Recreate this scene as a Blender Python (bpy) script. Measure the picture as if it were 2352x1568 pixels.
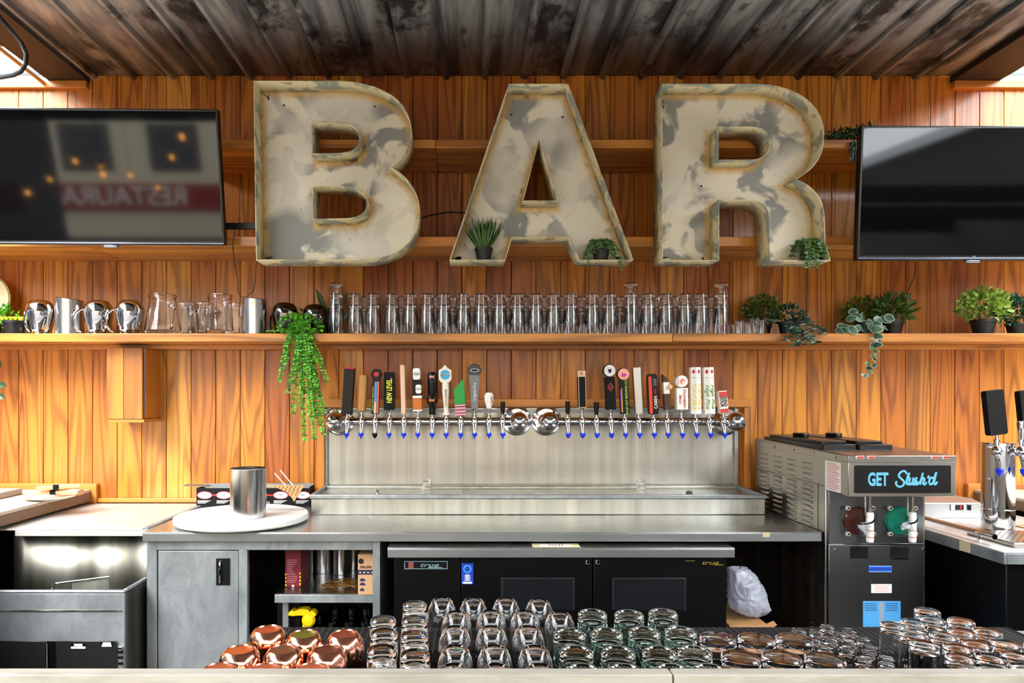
import bpy, bmesh, math, random
from mathutils import Vector, Matrix, geometry
# ------------------------------------------------------------------ camera, sky, exposure
for o in list(bpy.data.objects): bpy.data.objects.remove(o, do_unlink=True)
scene = bpy.context.scene
COL = scene.collection
EYE, FPX, PPX, PPY, WALL = 1.475, 1600.0, 1075.0, 905.0, 3.70
cam_d = bpy.data.cameras.new('camera'); cam = bpy.data.objects.new('camera', cam_d); COL.objects.link(cam)
cam.location = (0, 0, EYE); cam.rotation_euler = (math.pi/2, 0, 0)
cam_d.sensor_width = 36.0; cam_d.lens = FPX/2352*36
cam_d.shift_x = (1176-PPX)/2352; cam_d.shift_y = (PPY-784)/2352
cam_d.clip_start = 0.05
scene.camera = cam
w = bpy.data.worlds.new('overcast_sky'); scene.world = w; w.use_nodes = True
bg = w.node_tree.nodes['Background']; bg.inputs[0].default_value = (0.93, 0.965, 1.0, 1); bg.inputs[1].default_value = 6.0
sun_d = bpy.data.lights.new('sun', 'SUN'); sun = bpy.data.objects.new('sun', sun_d); COL.objects.link(sun)
sun_d.energy = 2.0; sun_d.angle = math.radians(25); sun_d.color = (1.0, 0.97, 0.92)
sun.rotation_euler = (math.radians(52), 0, math.radians(-28)); sun.location = (-4, -6, 8)
scene.view_settings.view_transform = 'Standard'; scene.view_settings.look = 'None'
scene.view_settings.exposure = 1.4; scene.view_settings.gamma = 1.0; scene.view_settings.use_curve_mapping = False
scene.cycles.max_bounces = 14; scene.cycles.transmission_bounces = 14; scene.cycles.transparent_max_bounces = 12
random.seed(7)
R = math.radians; PI = math.pi
def PXX(px, y): return (px-PPX)/FPX*y          # measured picture column at depth y -> metres
def PZZ(py, y): return EYE+(PPY-py)/FPX*y
# ------------------------------------------------------------------ mesh building
class MB:
    def __init__(s): s.v = []; s.f = []
    def _add(s, vs, fs):
        n = len(s.v); s.v += [tuple(p) for p in vs]; s.f += [tuple(i+n for i in f) for f in fs]; return s
    def box(s, x0, x1, y0, y1, z0, z1):
        return s._add([(x0,y0,z0),(x1,y0,z0),(x1,y1,z0),(x0,y1,z0),(x0,y0,z1),(x1,y0,z1),(x1,y1,z1),(x0,y1,z1)],
                      [(0,3,2,1),(4,5,6,7),(0,1,5,4),(1,2,6,5),(2,3,7,6),(3,0,4,7)])
    def prism(s, poly, a, b, plane='xz'):
        # extrude a 2-D polygon between a and b along the missing axis
        def p3(q, t): return {'xz': (q[0], t, q[1]), 'xy': (q[0], q[1], t), 'yz': (t, q[0], q[1])}[plane]
        n = len(poly)
        tri = geometry.tessellate_polygon([[Vector((q[0], q[1], 0)) for q in poly]])
        vs = [p3(q, a) for q in poly]+[p3(q, b) for q in poly]
        fs = [tuple(t) for t in tri]+[tuple(i+n for i in reversed(t)) for t in tri]
        fs += [(i, (i+1) % n, (i+1) % n+n, i+n) for i in range(n)]
        return s._add(vs, fs)
    def tube(s, pts, r, seg=8, cap=True):
        pts = [Vector(p) for p in pts]; rs = r if isinstance(r, (list, tuple)) else [r]*len(pts)
        n0 = len(s.v); up = Vector((0.13, 0.31, 0.94)); prev = None
        for i, p in enumerate(pts):
            d = (pts[min(i+1, len(pts)-1)]-pts[max(i-1, 0)])
            d = d.normalized() if d.length > 1e-9 else Vector((0, 0, 1))
            if prev is None:
                u = d.cross(up); u = u.normalized() if u.length > 1e-4 else d.cross(Vector((1, 0, 0))).normalized()
            else:
                u = prev-d*prev.dot(d); u.normalize()
            prev = u; v = d.cross(u)
            for k in range(seg):
                a = 2*PI*k/seg; s.v.append(tuple(p+(u*math.cos(a)+v*math.sin(a))*rs[i]))
        for i in range(len(pts)-1):
            for k in range(seg):
                a = n0+i*seg+k; b = n0+i*seg+(k+1) % seg; s.f.append((a, b, b+seg, a+seg))
        if cap:
            s.f.append(tuple(n0+k for k in reversed(range(seg)))); m = n0+(len(pts)-1)*seg; s.f.append(tuple(m+k for k in range(seg)))
        return s
    def lathe(s, prof, seg=24, c=(0, 0, 0), axis='z', closed=False):
        n0 = len(s.v); m = len(prof); rows = []
        def p3(r, h, a):
            x, y = r*math.cos(a), r*math.sin(a)
            return {'z': (c[0]+x, c[1]+y, c[2]+h), 'y': (c[0]+x, c[1]+h, c[2]+y), 'x': (c[0]+h, c[1]+x, c[2]+y)}[axis]
        for r, h in prof:
            if r < 1e-6: s.v.append(p3(0, h, 0)); rows.append([len(s.v)-1])
            else:
                rows.append([len(s.v)+k for k in range(seg)]); s.v += [p3(r, h, 2*PI*k/seg) for k in range(seg)]
        pairs = list(zip(rows[:-1], rows[1:]))+([(rows[-1], rows[0])] if closed else [])
        for A, B in pairs:
            for k in range(seg):
                j = (k+1) % seg
                if len(A) == 1 and len(B) == 1: break
                if len(A) == 1: s.f.append((A[0], B[j], B[k]))
                elif len(B) == 1: s.f.append((A[k], A[j], B[0]))
                else: s.f.append((A[k], A[j], B[j], B[k]))
        return s
    def quad(s, a, b, c, d): return s._add([a, b, c, d], [(0, 1, 2, 3)])
    def xf(s, M, i0=0):
        for i in range(i0, len(s.v)): s.v[i] = tuple(M @ Vector(s.v[i]))
        return s
    def mesh(s, name, smooth=35):
        me = bpy.data.meshes.new(name); me.from_pydata(s.v, [], s.f); me.validate(); 
        b = bmesh.new(); b.from_mesh(me); bmesh.ops.recalc_face_normals(b, faces=b.faces); b.to_mesh(me); b.free()
        if smooth:
            me.polygons.foreach_set('use_smooth', [True]*len(me.polygons)); me.set_sharp_from_angle(angle=R(smooth))
        return me
    def build(s, name, mat, parent=None, bev=0, smooth=35, world=True, solid=0):
        if parent is not None and world:
            L = parent['_org']; s.xf(Matrix.Translation((-L[0], -L[1], -L[2])))
        return link(name, s.mesh(name, smooth), mat, parent, bev, solid)
def link(name, me, mat, parent=None, bev=0, solid=0):
    o = bpy.data.objects.new(name, me); COL.objects.link(o)
    if mat is not None and not me.materials: me.materials.append(mat)
    if parent is not None:
        o.parent = parent
        if '_org' in parent: o['_org'] = list(parent['_org'])
    else: o['_org'] = [0, 0, 0]
    if solid:
        m = o.modifiers.new('solid', 'SOLIDIFY'); m.thickness = solid; m.offset = 0
    if bev:
        m = o.modifiers.new('bevel', 'BEVEL'); m.width = bev; m.segments = 2; m.limit_method = 'ANGLE'; m.angle_limit = R(40)
    return o
def tag(o, label, cat, group=None):
    o['label'] = label; o['category'] = cat
    if group: o['group'] = group
    return o
def thing(name, label, cat, loc=(0, 0, 0), rot=(0, 0, 0), group=None):
    o = bpy.data.objects.new(name, None); COL.objects.link(o); o.location = loc; o.rotation_euler = rot
    o.empty_display_size = 0.05; o['_org'] = list(loc)
    return tag(o, label, cat, group)
def struct(o): o['kind'] = 'structure'; return o
def stuff(o): o['kind'] = 'stuff'; return o
def dup(root, loc=None, rot=None, label=None, group=None):
    r = root.copy(); COL.objects.link(r)
    if loc is not None: r.location = loc
    if rot is not None: r.rotation_euler = rot
    if label: r['label'] = label
    if group: r['group'] = group
    for ch in root.children:
        c = ch.copy(); COL.objects.link(c); c.parent = r
        for g in ch.children:
            d = g.copy(); COL.objects.link(d); d.parent = c
    return r
def rrect(x0, x1, z0, z1, r, n=4):
    out = []
    for cx, cz, a0 in ((x1-r, z1-r, 0), (x0+r, z1-r, 90), (x0+r, z0+r, 180), (x1-r, z0+r, 270)):
        for k in range(n+1):
            a = R(a0+90*k/n); out.append((cx+r*math.cos(a), cz+r*math.sin(a)))
    return out
def arc(cx, cz, rx, rz, a0, a1, n=10): return [(cx+rx*math.cos(R(a0+(a1-a0)*k/n)), cz+rz*math.sin(R(a0+(a1-a0)*k/n))) for k in range(n+1)]
_txt = {}
def lettering(name, s, mat, parent, loc, size, rot=(90, 0, 0), align='CENTER', sx=1.0, shear=0.0, bold=0.0, depth=0.0006):
    """flat raised letters; loc/rot are in the parent's frame; size = cap height"""
    key = (s, shear, bold, align, round(depth/size, 4))
    if key not in _txt:
        cu = bpy.data.curves.new('t', 'FONT'); cu.body = s; cu.size = 1.0; cu.align_x = align; cu.align_y = 'CENTER'
        cu.shear = shear; cu.offset = bold; cu.extrude = depth/size; cu.resolution_u = 3
        ob = bpy.data.objects.new('t', cu); COL.objects.link(ob)
        bpy.context.view_layer.update()
        me = bpy.data.meshes.new_from_object(ob.evaluated_get(bpy.context.evaluated_depsgraph_get()))
        bpy.data.objects.remove(ob, do_unlink=True); _txt[key] = me
    me = _txt[key].copy(); me.materials.clear(); me.materials.append(mat)
    o = bpy.data.objects.new(name, me); COL.objects.link(o); o.parent = parent
    k = size*1.42; o.location = loc; o.rotation_euler = tuple(R(a) for a in rot); o.scale = (k*sx, k, k)
    return o
# ------------------------------------------------------------------ materials
_m = {}
def lin(h):
    h = h.lstrip('#'); c = [int(h[i:i+2], 16)/255 for i in (0, 2, 4)]
    return tuple((x/12.92 if x <= .04045 else ((x+.055)/1.055)**2.4) for x in c)+(1,)
def mat(name, col, rough=.5, metal=0.0, spec=.5, trans=0.0, ior=1.45, emit=None, es=0, coat=0, alpha=1.0):
    if name in _m: return _m[name]
    m = bpy.data.materials.new(name); m.use_nodes = True; p = m.node_tree.nodes['Principled BSDF']
    c = lin(col) if isinstance(col, str) else tuple(col)+(1,)*(4-len(col))
    p.inputs['Base Color'].default_value = c; p.inputs['Roughness'].default_value = rough; p.inputs['Metallic'].default_value = metal
    p.inputs['Specular IOR Level'].default_value = spec; p.inputs['Transmission Weight'].default_value = trans; p.inputs['IOR'].default_value = ior
    p.inputs['Coat Weight'].default_value = coat; p.inputs['Coat Roughness'].default_value = .12; p.inputs['Alpha'].default_value = alpha
    if emit: p.inputs['Emission Color'].default_value = lin(emit); p.inputs['Emission Strength'].default_value = es
    _m[name] = m; return m
class NT:
    def __init__(s, m): s.nt = m.node_tree; s.p = s.nt.nodes['Principled BSDF']
    def n(s, t, **kw):
        nd = s.nt.nodes.new(t)
        for k, v in kw.items():
            if k.startswith('i_'):
                key = k[2:].replace('_', ' '); nd.inputs[key].default_value = v
            else: setattr(nd, k, v)
        return nd
    def l(s, a, b): s.nt.links.new(a, b)
    def coords(s, scale=(1, 1, 1), rnd=0.0, src='Object'):
        t = s.n('ShaderNodeTexCoord'); mp = s.n('ShaderNodeMapping'); mp.inputs['Scale'].default_value = scale
        s.l(t.outputs[src], mp.inputs['Vector'])
        if rnd:
            oi = s.n('ShaderNodeObjectInfo'); mu = s.n('ShaderNodeMath', operation='MULTIPLY'); mu.inputs[1].default_value = rnd
            s.l(oi.outputs['Random'], mu.inputs[0]); cb = s.n('ShaderNodeCombineXYZ')
            for k in range(3): s.l(mu.outputs[0], cb.inputs[k])
            s.l(cb.outputs[0], mp.inputs['Location'])
        return mp.outputs[0]
    def noise(s, vec, scale=1, detail=3, rough=.5, dist=0):
        x = s.n('ShaderNodeTexNoise'); x.inputs['Scale'].default_value = scale; x.inputs['Detail'].default_value = detail
        x.inputs['Roughness'].default_value = rough; x.inputs['Distortion'].default_value = dist; s.l(vec, x.inputs['Vector']); return x.outputs['Fac']
    def ramp(s, fac, stops, interp='LINEAR'):
        r = s.n('ShaderNodeValToRGB'); e = r.color_ramp; e.interpolation = interp
        while len(e.elements) < len(stops): e.elements.new(0.5)
        for el, (pos, c) in zip(e.elements, stops): el.position = pos; el.color = lin(c) if isinstance(c, str) else (c, c, c, 1)
        s.l(fac, r.inputs[0]); return r.outputs[0]
    def math(s, op, a, b=None):
        x = s.n('ShaderNodeMath', operation=op)
        for i, q in enumerate((a, b)):
            if q is None: continue
            if isinstance(q, (int, float)): x.inputs[i].default_value = q
            else: s.l(q, x.inputs[i])
        return x.outputs[0]
    def mix(s, fac, a, b, blend='MIX'):
        x = s.n('ShaderNodeMix', data_type='RGBA', blend_type=blend)
        for sock, q in ((x.inputs[0], fac), (x.inputs[6], a), (x.inputs[7], b)):
            if isinstance(q, (int, float)): sock.default_value = q
            elif isinstance(q, str): sock.default_value = lin(q)
            else: s.l(q, sock)
        return x.outputs[2]
    def bump(s, h, strength=.3, dist=.01):
        b = s.n('ShaderNodeBump'); b.inputs['Strength'].default_value = strength; b.inputs['Distance'].default_value = dist
        s.l(h, b.inputs['Height']); s.l(b.outputs[0], s.p.inputs['Normal'])
    def col(s, c): s.l(c, s.p.inputs['Base Color'])
    def rgh(s, c): s.l(c, s.p.inputs['Roughness'])
def wood(name, tones, axis='z', rough=.38, ring=11.0, coat=.25, contrast=.8):
    m = mat(name, '#b5762f', rough, coat=coat); t = NT(m)
    sc = {'z': (7, 7, .55), 'x': (.55, 7, 7), 'y': (7, .55, 7)}[axis]; fine = {'z': (160, 160, 2.5), 'x': (2.5, 160, 160), 'y': (160, 2.5, 160)}[axis]
    v = t.coords(sc, 37.0); n1 = t.noise(v, 1.0, 2, .45)
    s1 = t.math('SINE', t.math('MULTIPLY', n1, ring*6.28)); s1 = t.math('ADD', t.math('MULTIPLY', s1, .5), .5); s1 = t.math('POWER', s1, 2.2)
    n2 = t.noise(t.coords(fine, 11.0), 1.0, 2, .6)
    oi = t.n('ShaderNodeObjectInfo'); base = t.ramp(oi.outputs['Random'], [(i/max(1, len(tones)-1), c) for i, c in enumerate(tones)])
    broad = t.noise(t.coords({'z': (14, 14, .4), 'x': (.4, 14, 14), 'y': (14, .4, 14)}[axis], 91.0), 1.0, 1, .4)
    c = t.mix(t.ramp(broad, [(.42, 0.0), (.62, .45)]), base, tones[0])
    g = t.math('MULTIPLY', s1, contrast); c = t.mix(g, c, t.mix(.62, c, '#5a2404', 'MULTIPLY'))
    c = t.mix(t.ramp(n2, [(.35, .4), (.6, 0.0)]), c, t.mix(.5, c, '#6a3510', 'MULTIPLY'))
    t.col(c); t.bump(t.math('ADD', s1, n2), .06, .004); return m
def steel(name, col='#b9bab6', rough=.3, streak='z', dirt=0.25, metal=1.0, aniso=0.0, mottle=None):
    m = mat(name, col, rough, metal); t = NT(m)
    sc = {'z': (30, 30, .8), 'x': (.8, 30, 30), 'y': (30, .8, 30)}[streak]
    n = t.noise(t.coords(sc, 5.0), 1.0, 2, .5); n2 = t.noise(t.coords((3, 3, 3), 3.0), 1.0, 4, .6)
    n4 = t.noise(t.coords((2, 2, 2), 3.0), 1.0, 0, .5); t.rgh(t.ramp(n4, [(.3, rough-.025), (.7, rough+.04)]))
    c = t.mix(t.ramp(n2, [(.4, 0.0), (.75, dirt)]), col, '#6b6a64')
    if mottle:
        n3 = t.noise(t.coords((9, 9, 5), 13.0), 1.0, 6, .68, .8); c = t.mix(t.ramp(n3, [(.38, 0.0), (.66, 1.0)]), c, mottle)
    t.col(c)
    if aniso:
        tg = t.n('ShaderNodeTangent', direction_type='RADIAL', axis='Z'); t.l(tg.outputs[0], t.p.inputs['Tangent'])
        t.p.inputs['Anisotropic'].default_value = aniso; t.p.inputs['Anisotropic Rotation'].default_value = 0.25
    return m
WOODS = ['#a8581a', '#cf8022', '#e29a34', '#b86a1f', '#da902a', '#9c4e16', '#eaa942']
W_wall = wood('cedar_plank', WOODS, 'z', .42)
W_shelf = wood('fir_shelf', ['#c9812f', '#d08a38'], 'x', .4, 5.0)
W_trim = wood('fir_trim', ['#c27a2c', '#cb8434'], 'x', .4, 3.0)
W_trimv = wood('fir_trim_upright', ['#c27a2c', '#cb8434'], 'z', .4, 3.0)
W_dark = wood('dark_beam', ['#1c120b', '#261810'], 'y', .7, 4.0, 0)
S_back = steel('brushed_backsplash', '#a9a9a3', .27, 'z', .15, 1.0, .8)
t = NT(S_back); bs_n = t.noise(t.coords((22, 22, .25), 3.0), 1.0, 3, .6); t.col(t.ramp(bs_n, [(.3, '#9a9a94'), (.5, '#a9a9a3'), (.7, '#b8b8b2')]))
S_top = steel('worn_steel_top', '#b4b4b1', .26, 'x', .25, .92)
S_topLit = steel('daylit_worn_top', '#d6d2cc', .34, 'x', .15, .45, 0, '#c2beb9')  # paler copy of the worn steel top, daylight glare put into the colour
S_pan = steel('dull_steel_panel', '#a7acae', .46, 'z', .3, .7, 0, '#858b8e')
S_lip = steel('counter_lip_steel', '#a8aaab', .34, 'x', .2, .9)
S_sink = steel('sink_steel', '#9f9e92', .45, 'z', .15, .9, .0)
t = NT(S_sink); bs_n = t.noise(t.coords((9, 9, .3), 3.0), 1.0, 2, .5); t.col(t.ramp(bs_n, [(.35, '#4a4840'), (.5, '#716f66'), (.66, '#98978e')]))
S_mach = steel('machine_steel', '#b0aca4', .3, 'z', .12)
S_dark = steel('machine_front_steel', '#84858a', .26, 'z', .3)
S_pitch = steel('polished_pitcher_steel', '#cfcfd2', .07, 'z', .0)
S_cyl = steel('satin_cylinder_steel', '#c8c8c6', .2, 'z', .0)
CHROME = mat('chrome', '#d9d9da', .05, 1.0)
IRON = mat('black_metal', '#0a0a0b', .4)
BLK = mat('black_plastic', '#050506', .35, spec=.3)
BLKM = mat('matte_black', '#050506', .6, spec=.25)
RUB = mat('black_rubber', '#060606', .85, spec=.2)
WHITE = mat('white_plastic', '#f1efe9', .35)
PAPER = mat('paper_label', '#f3efe8', .6)
BLUE = mat('blue_plug', '#0b34e0', .3)
GLASS = mat('clear_glass', '#ffffff', 0.0, trans=1.0, ior=1.48)
GLASSG = mat('greenish_glass', '#e6f5ee', 0.0, trans=1.0, ior=1.48)
COPPER = mat('copper', '#f0a98a', .14, 1.0)
COPBOT = mat('copper_bottom', '#9a4a2c', .4, .25)
CARD = mat('cardboard', '#b98a58', .8)
INK = mat('black_ink', '#15151a', .6); RED = mat('red_paint', '#c01822', .4); YEL = mat('yellow_paint', '#ecd800', .4); GRN = mat('green_paint', '#12963c', .4)
ORG = mat('orange_paint', '#c96a1c', .4); TAN = mat('tan_wood', '#e0b894', .5); GREY = mat('grey_paint', '#77777a', .4); PINK = mat('pink_paint', '#e79ab0', .5)
SKYB = mat('sky_blue_paint', '#2fa8d8', .4); LIME = mat('lime_letters', '#9be01c', .4); MAG = mat('magenta_paint', '#c42a9c', .4); NAVY = mat('navy_ink', '#1c2858', .5)
BRN = mat('brown_paint', '#4a2a1c', .5); CREAM = mat('cream_paint', '#f0e6d2', .35); PURP = mat('purple_paint', '#7a35b8', .5)
t = NT(COPPER); vo = t.n('ShaderNodeTexVoronoi'); vo.inputs['Scale'].default_value = 55; t.l(t.coords((1, 1, 1)), vo.inputs['Vector']); t.bump(vo.outputs['Distance'], .13, .003)
# letters: chipped cream paint over grey primer with rust along the seams
def letter_paint():
    m = mat('chipped_letter_paint', '#d5cfba', .5); t = NT(m); v = t.coords((1, .6, 1), 17.0)
    n1 = t.noise(v, 5.5, 3, .5, .6); n2 = t.noise(v, 26, 4, .6); at = t.n('ShaderNodeAttribute', attribute_name='edge')
    n3 = t.noise(v, 3.0, 2, .5)
    c = t.mix(t.ramp(n1, [(.47, 0.0), (.53, 1.0)]), '#e0d8c2', '#8c8d88')
    c = t.mix(t.ramp(n3, [(.5, 0.0), (.62, .75)]), c, '#e6e0d0')
    e = t.math('MULTIPLY', at.outputs['Fac'], t.ramp(n2, [(.25, .35), (.7, 1.0)]))
    c = t.mix(t.ramp(e, [(.05, 0.0), (.6, .85)]), c, '#cfa552')
    spot = t.math('MULTIPLY', t.ramp(t.noise(v, 11, 4, .65), [(.58, 0.0), (.68, 1.0)]), t.ramp(at.outputs['Fac'], [(.2, .0), (.8, 1.0)]))
    c = t.mix(t.math('MULTIPLY', spot, .9), c, '#4a2a0e')
    c = t.mix(t.ramp(t.noise(v, 70, 2, .5), [(.7, 0.0), (.76, .6)]), c, '#5c4423')
    t.col(c); t.bump(n2, .05, .003); return m
PAINT = letter_paint()
def rim_paint():
    m = mat('greenish_letter_rim', '#b9bd9d', .45); t = NT(m); v = t.coords((1, 1, 1), 9.0)
    n = t.noise(v, 9, 3, .55, .5); c = t.mix(t.ramp(n, [(.5, 0.0), (.57, 1.0)]), '#dccfa4', '#9a9e90')
    c = t.mix(t.ramp(t.noise(v, 16, 3, .6), [(.58, 0.0), (.7, .8)]), c, '#a8782c')
    t.col(c); return m
RIMP = rim_paint()
def tin():
    m = mat('weathered_tin', '#6e6b68', .62, .25); t = NT(m); v = t.coords((9, 1.2, 9), 23.0); n = t.noise(v, 1.0, 4, .6, .4)
    n2 = t.noise(t.coords((3, 2, 3), 29.0), 1.0, 5, .65)
    c = t.ramp(n, [(.25, '#26282a'), (.42, '#5e6062'), (.58, '#a3a29e'), (.8, '#4c4e50')])
    c = t.mix(t.ramp(n2, [(.55, 0.0), (.62, .9)]), c, '#1c1c1d'); c = t.mix(t.ramp(t.noise(t.coords((5, 1.5, 5), 41.0), 1.3, 3, .6), [(.66, 0.0), (.71, .8)]), c, '#3c1408')
    t.col(c); t.bump(n2, .2, .01); return m
TIN = tin()
def stone():
    m = mat('pale_stone', '#cfcabd', .5); t = NT(m); n = t.noise(t.coords((2, 9, 9), 3.0), 2.0, 5, .6)
    t.col(t.ramp(n, [(.3, '#8a8478'), (.55, '#a8a398'), (.8, '#989082')])); return m
STONE = stone()
# ================================================================== the setting
fl = mat('floor_tile', '#4b4845', .55); t = NT(fl); t.col(t.ramp(t.noise(t.coords((1, 1, 1)), 6, 4, .6), [(.3, '#7a7670'), (.7, '#98948d')]))
struct(MB().box(-6, 6, 1.0, WALL+.1, -.1, 0).build('floor', fl))
pv = mat('grey_paving', '#4a4744', .7); t = NT(pv); t.col(t.ramp(t.noise(t.coords((1, 1, 1)), 1.2, 4, .6), [(.3, '#3c3937'), (.7, '#56524e')]))
tag(struct(MB().box(-40, 40, -40, .999, -.1, 0).build('patio_paving', pv)), 'grey concrete paving of the patio', 'paving')
tag(struct(MB().box(-40, 40, WALL+.2, 40, -.1, 0).build('yard_paving', pv)), 'grey concrete yard behind the plank wall', 'paving')
# back wall: backing + one object for every board
wall = struct(MB().box(-4.6, 5.0, WALL+.022, WALL+.16, 0, 3.17).build('wall_back', mat('wall_backing', '#1a120b', .9)))
PW = 56.6/FPX*WALL; X0 = PXX(42.5, WALL)
pm = MB().box(.0012, PW-.0012, 0, .022, .86, 3.168).mesh('plank', 0); pm.materials.append(W_wall)
for k in range(-15, 53):
    o = link('plank', pm, None, wall, .003); o.location = (X0+k*PW, WALL, 0)
# corrugated tin ceiling, one sheet per rib bay
ZC = 3.165; RW = .2033; XL, XR = PXX(209, WALL), PXX(2180, WALL); YF = -3.0
ceil = struct(MB().box(XL+.02, XR-.02, YF, WALL-.02, ZC+.06, ZC+.1).build('ceiling', mat('roof_board', '#3a2a1c', .9)))
prof = [(0, 0), (.012, -.022), (.03, -.022), (.042, 0), (.08, .004), (.1, .0), (.14, .004), (RW+.004, 0)]
n = int(round((XR-XL)/RW)); rw = (XR-XL)/n
cm = MB(); nseg = 10; L = WALL-.005-YF; rnd = random.Random(3)
for j in range(nseg+1):
    for (a, b) in prof: cm.v.append((a*rw/RW, j/nseg*L, b+rnd.uniform(-.002, .002)))
m_ = len(prof)
for j in range(nseg):
    for i in range(m_-1): q = j*m_+i; cm.f.append((q, q+1, q+1+m_, q+m_))
cme = cm.mesh('tin_sheet', 20); cme.materials.append(TIN)
for k in range(n):
    o = link('tin_sheet', cme, None, ceil, 0, .0012); o.location = (XL+k*rw, YF, ZC+rnd.uniform(-.004, .004))
struct(MB().box(XL, XR, WALL+.004, WALL+.16, 3.1695, ZC+.1).build('leak_stop_1', W_dark))  # hidden filler added to stop sky light leaking over the wall top
struct(MB().box(XL-.2, XR+.24, WALL-.02, WALL+.3, ZC+.101, ZC+.13).build('leak_stop_2', W_dark))  # unseen cover board, added to close the same light leak from above
# edge beams either side of the canopy
bl = struct(MB().box(XL-.215, XL-.004, YF, WALL+.1, ZC-.035, ZC+.12).build('trim_1', W_dark, bev=.004))
br = struct(MB().box(XR+.004, XR+.255, YF, WALL+.1, ZC-.035, ZC+.12).build('trim_2', W_dark, bev=.004))
# wall cap boards beyond the canopy
struct(MB().box(-4.6, XL-.01, WALL-.03, WALL+.16, ZC-.075, ZC-.036).build('trim_3', W_trim, bev=.003))
struct(MB().box(XR+.01, 5.0, WALL-.03, WALL+.16, ZC-.075, ZC-.036).build('trim_4', W_trim, bev=.003))
FLASH = mat('white_flashing', '#e8e8e6', .4)
struct(MB().box(-4.6, XL-.215, WALL-.01, WALL+.18, ZC-.036, ZC-.012).build('trim_5', FLASH, bev=.003))
struct(MB().box(XR+.255, 5.0, WALL-.01, WALL+.18, ZC-.036, ZC-.012).build('trim_6', FLASH, bev=.003))
cpipe = thing('conduit', 'thin rusty metal conduit pipe running along the outer edge of the dark roof beam', 'pipe', (XL-.235, WALL, ZC-.03))
MB().tube([(XL-.235, -.0, ZC+.0), (XL-.235, 2.2, ZC-.0), (XL-.235, WALL-.02, ZC-.05)], .011).build('pipe', mat('rusty_pipe', '#b89468', .5, .4), cpipe)
MB().box(XL-.25, XL-.205, 3.28, 3.31, ZC-.04, ZC+.02).build('clip', mat('rusty_clip', '#9a7040', .6), cpipe)
pts = [(PXX(a, 2.95), 2.95+.004*i, PZZ(b, 2.95)) for i, (a, b) in enumerate([(-30, -12), (0, 40), (25, 70), (45, 95), (55, 120), (52, 142), (40, 158), (20, 166), (-10, 170), (-50, 170)])]
pts = [(pts[0][0], 2.95, ZC-.036)]+pts[1:]
tag(MB().tube(pts, .009).build('loose_cable', mat('black_cable', '#15110e', .5)), 'loose dark cable looping in the gap beside the dark roof beam', 'cable')
# neighbouring house seen over the wall, street front across the patio (only in reflections)
SID = mat('grey_siding', '#7d868c', .7); t = NT(SID); t.col(t.ramp(t.noise(t.coords((.6, 1, 9)), 1.5, 3, .6), [(.3, '#6a7278'), (.7, '#9aa3a8')]))
nb = thing('neighbour_house', 'grey clapboard house upper storey rising behind the plank wall', 'building', (0, 9, 0))
MB().box(-14, 14, 9, 14, 0, 5.6).build('wall', SID, nb)
for k in range(6): MB().box(-14, 14, 8.96, 9.02, 4.5+k*.19, 4.5+k*.19+.02).build('clapboard', SID, nb)
MB().box(-14.2, 14.2, 8.85, 14.1, 5.6, 5.75).build('roof_edge', mat('roof_edge_white', '#cfd4d6', .6), nb)
st = thing('street_front', 'cream street building with tall windows and a red sign band facing the bar', 'building', (0, -16, 0))
MB().box(-22, 22, -18, -16, 0, 6.3).build('wall', mat('cream_render', '#d2c8ac', .8), st)
wmat = mat('dark_window_glass', '#20262c', .1)
for k in range(13):
    x = -16.6+k*2.6
    MB().box(x, x+1.1, -16.03, -15.97, 4.1, 5.5).build('window', wmat, st)
    MB().box(x, x+1.5, -16.03, -15.97, 1.95, 3.3).build('shop_window', wmat, st)
MB().box(-22, 22, -16.25, -15.9, .8, 1.6).build('sign_band', mat('sign_red', '#8c2020', .6), st)
lettering('sign_lettering', 'RESTAURANT', mat('sign_white', '#e6e2d8', .6), st, (-10.2, .115, 1.2), .55, rot=(90, 0, 180), depth=.01)
for xa, xb, lab in ((-9, -6, 'unseen charcoal block added to cut side sky light, sink side'), (6.6, 9.6, 'unseen charcoal block added to cut side sky light, cooler side')):
    yy0 = -5.0 if xa < 0 else -15
    sd = thing('sky_blocker', lab, 'building', ((xa+xb)/2, -4, 0))  # out-of-view block added to hold back low sky light from the side
    MB().box(xa, xb, yy0, 4.2, 0, 4.2).build('wall', mat('blocker_charcoal', '#38383a', .85), sd)
    MB().box(xa-.1, xb+.1, yy0-.1, 4.3, 4.2, 4.35).build('coping', mat('roof_edge_white', '#cfd4d6', .6), sd)
    for k in range(2 if xa < 0 else 5):
        e_x = xb if xa < 0 else xa
        MB().box(e_x-.03, e_x+.03, -3.9+k*3.4-(0 if xa < 0 else 9.5), -2.5+k*3.4-(0 if xa < 0 else 9.5), 1.0, 2.6).build('window', mat('dark_window_glass', '#20262c', .1), sd)
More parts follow.
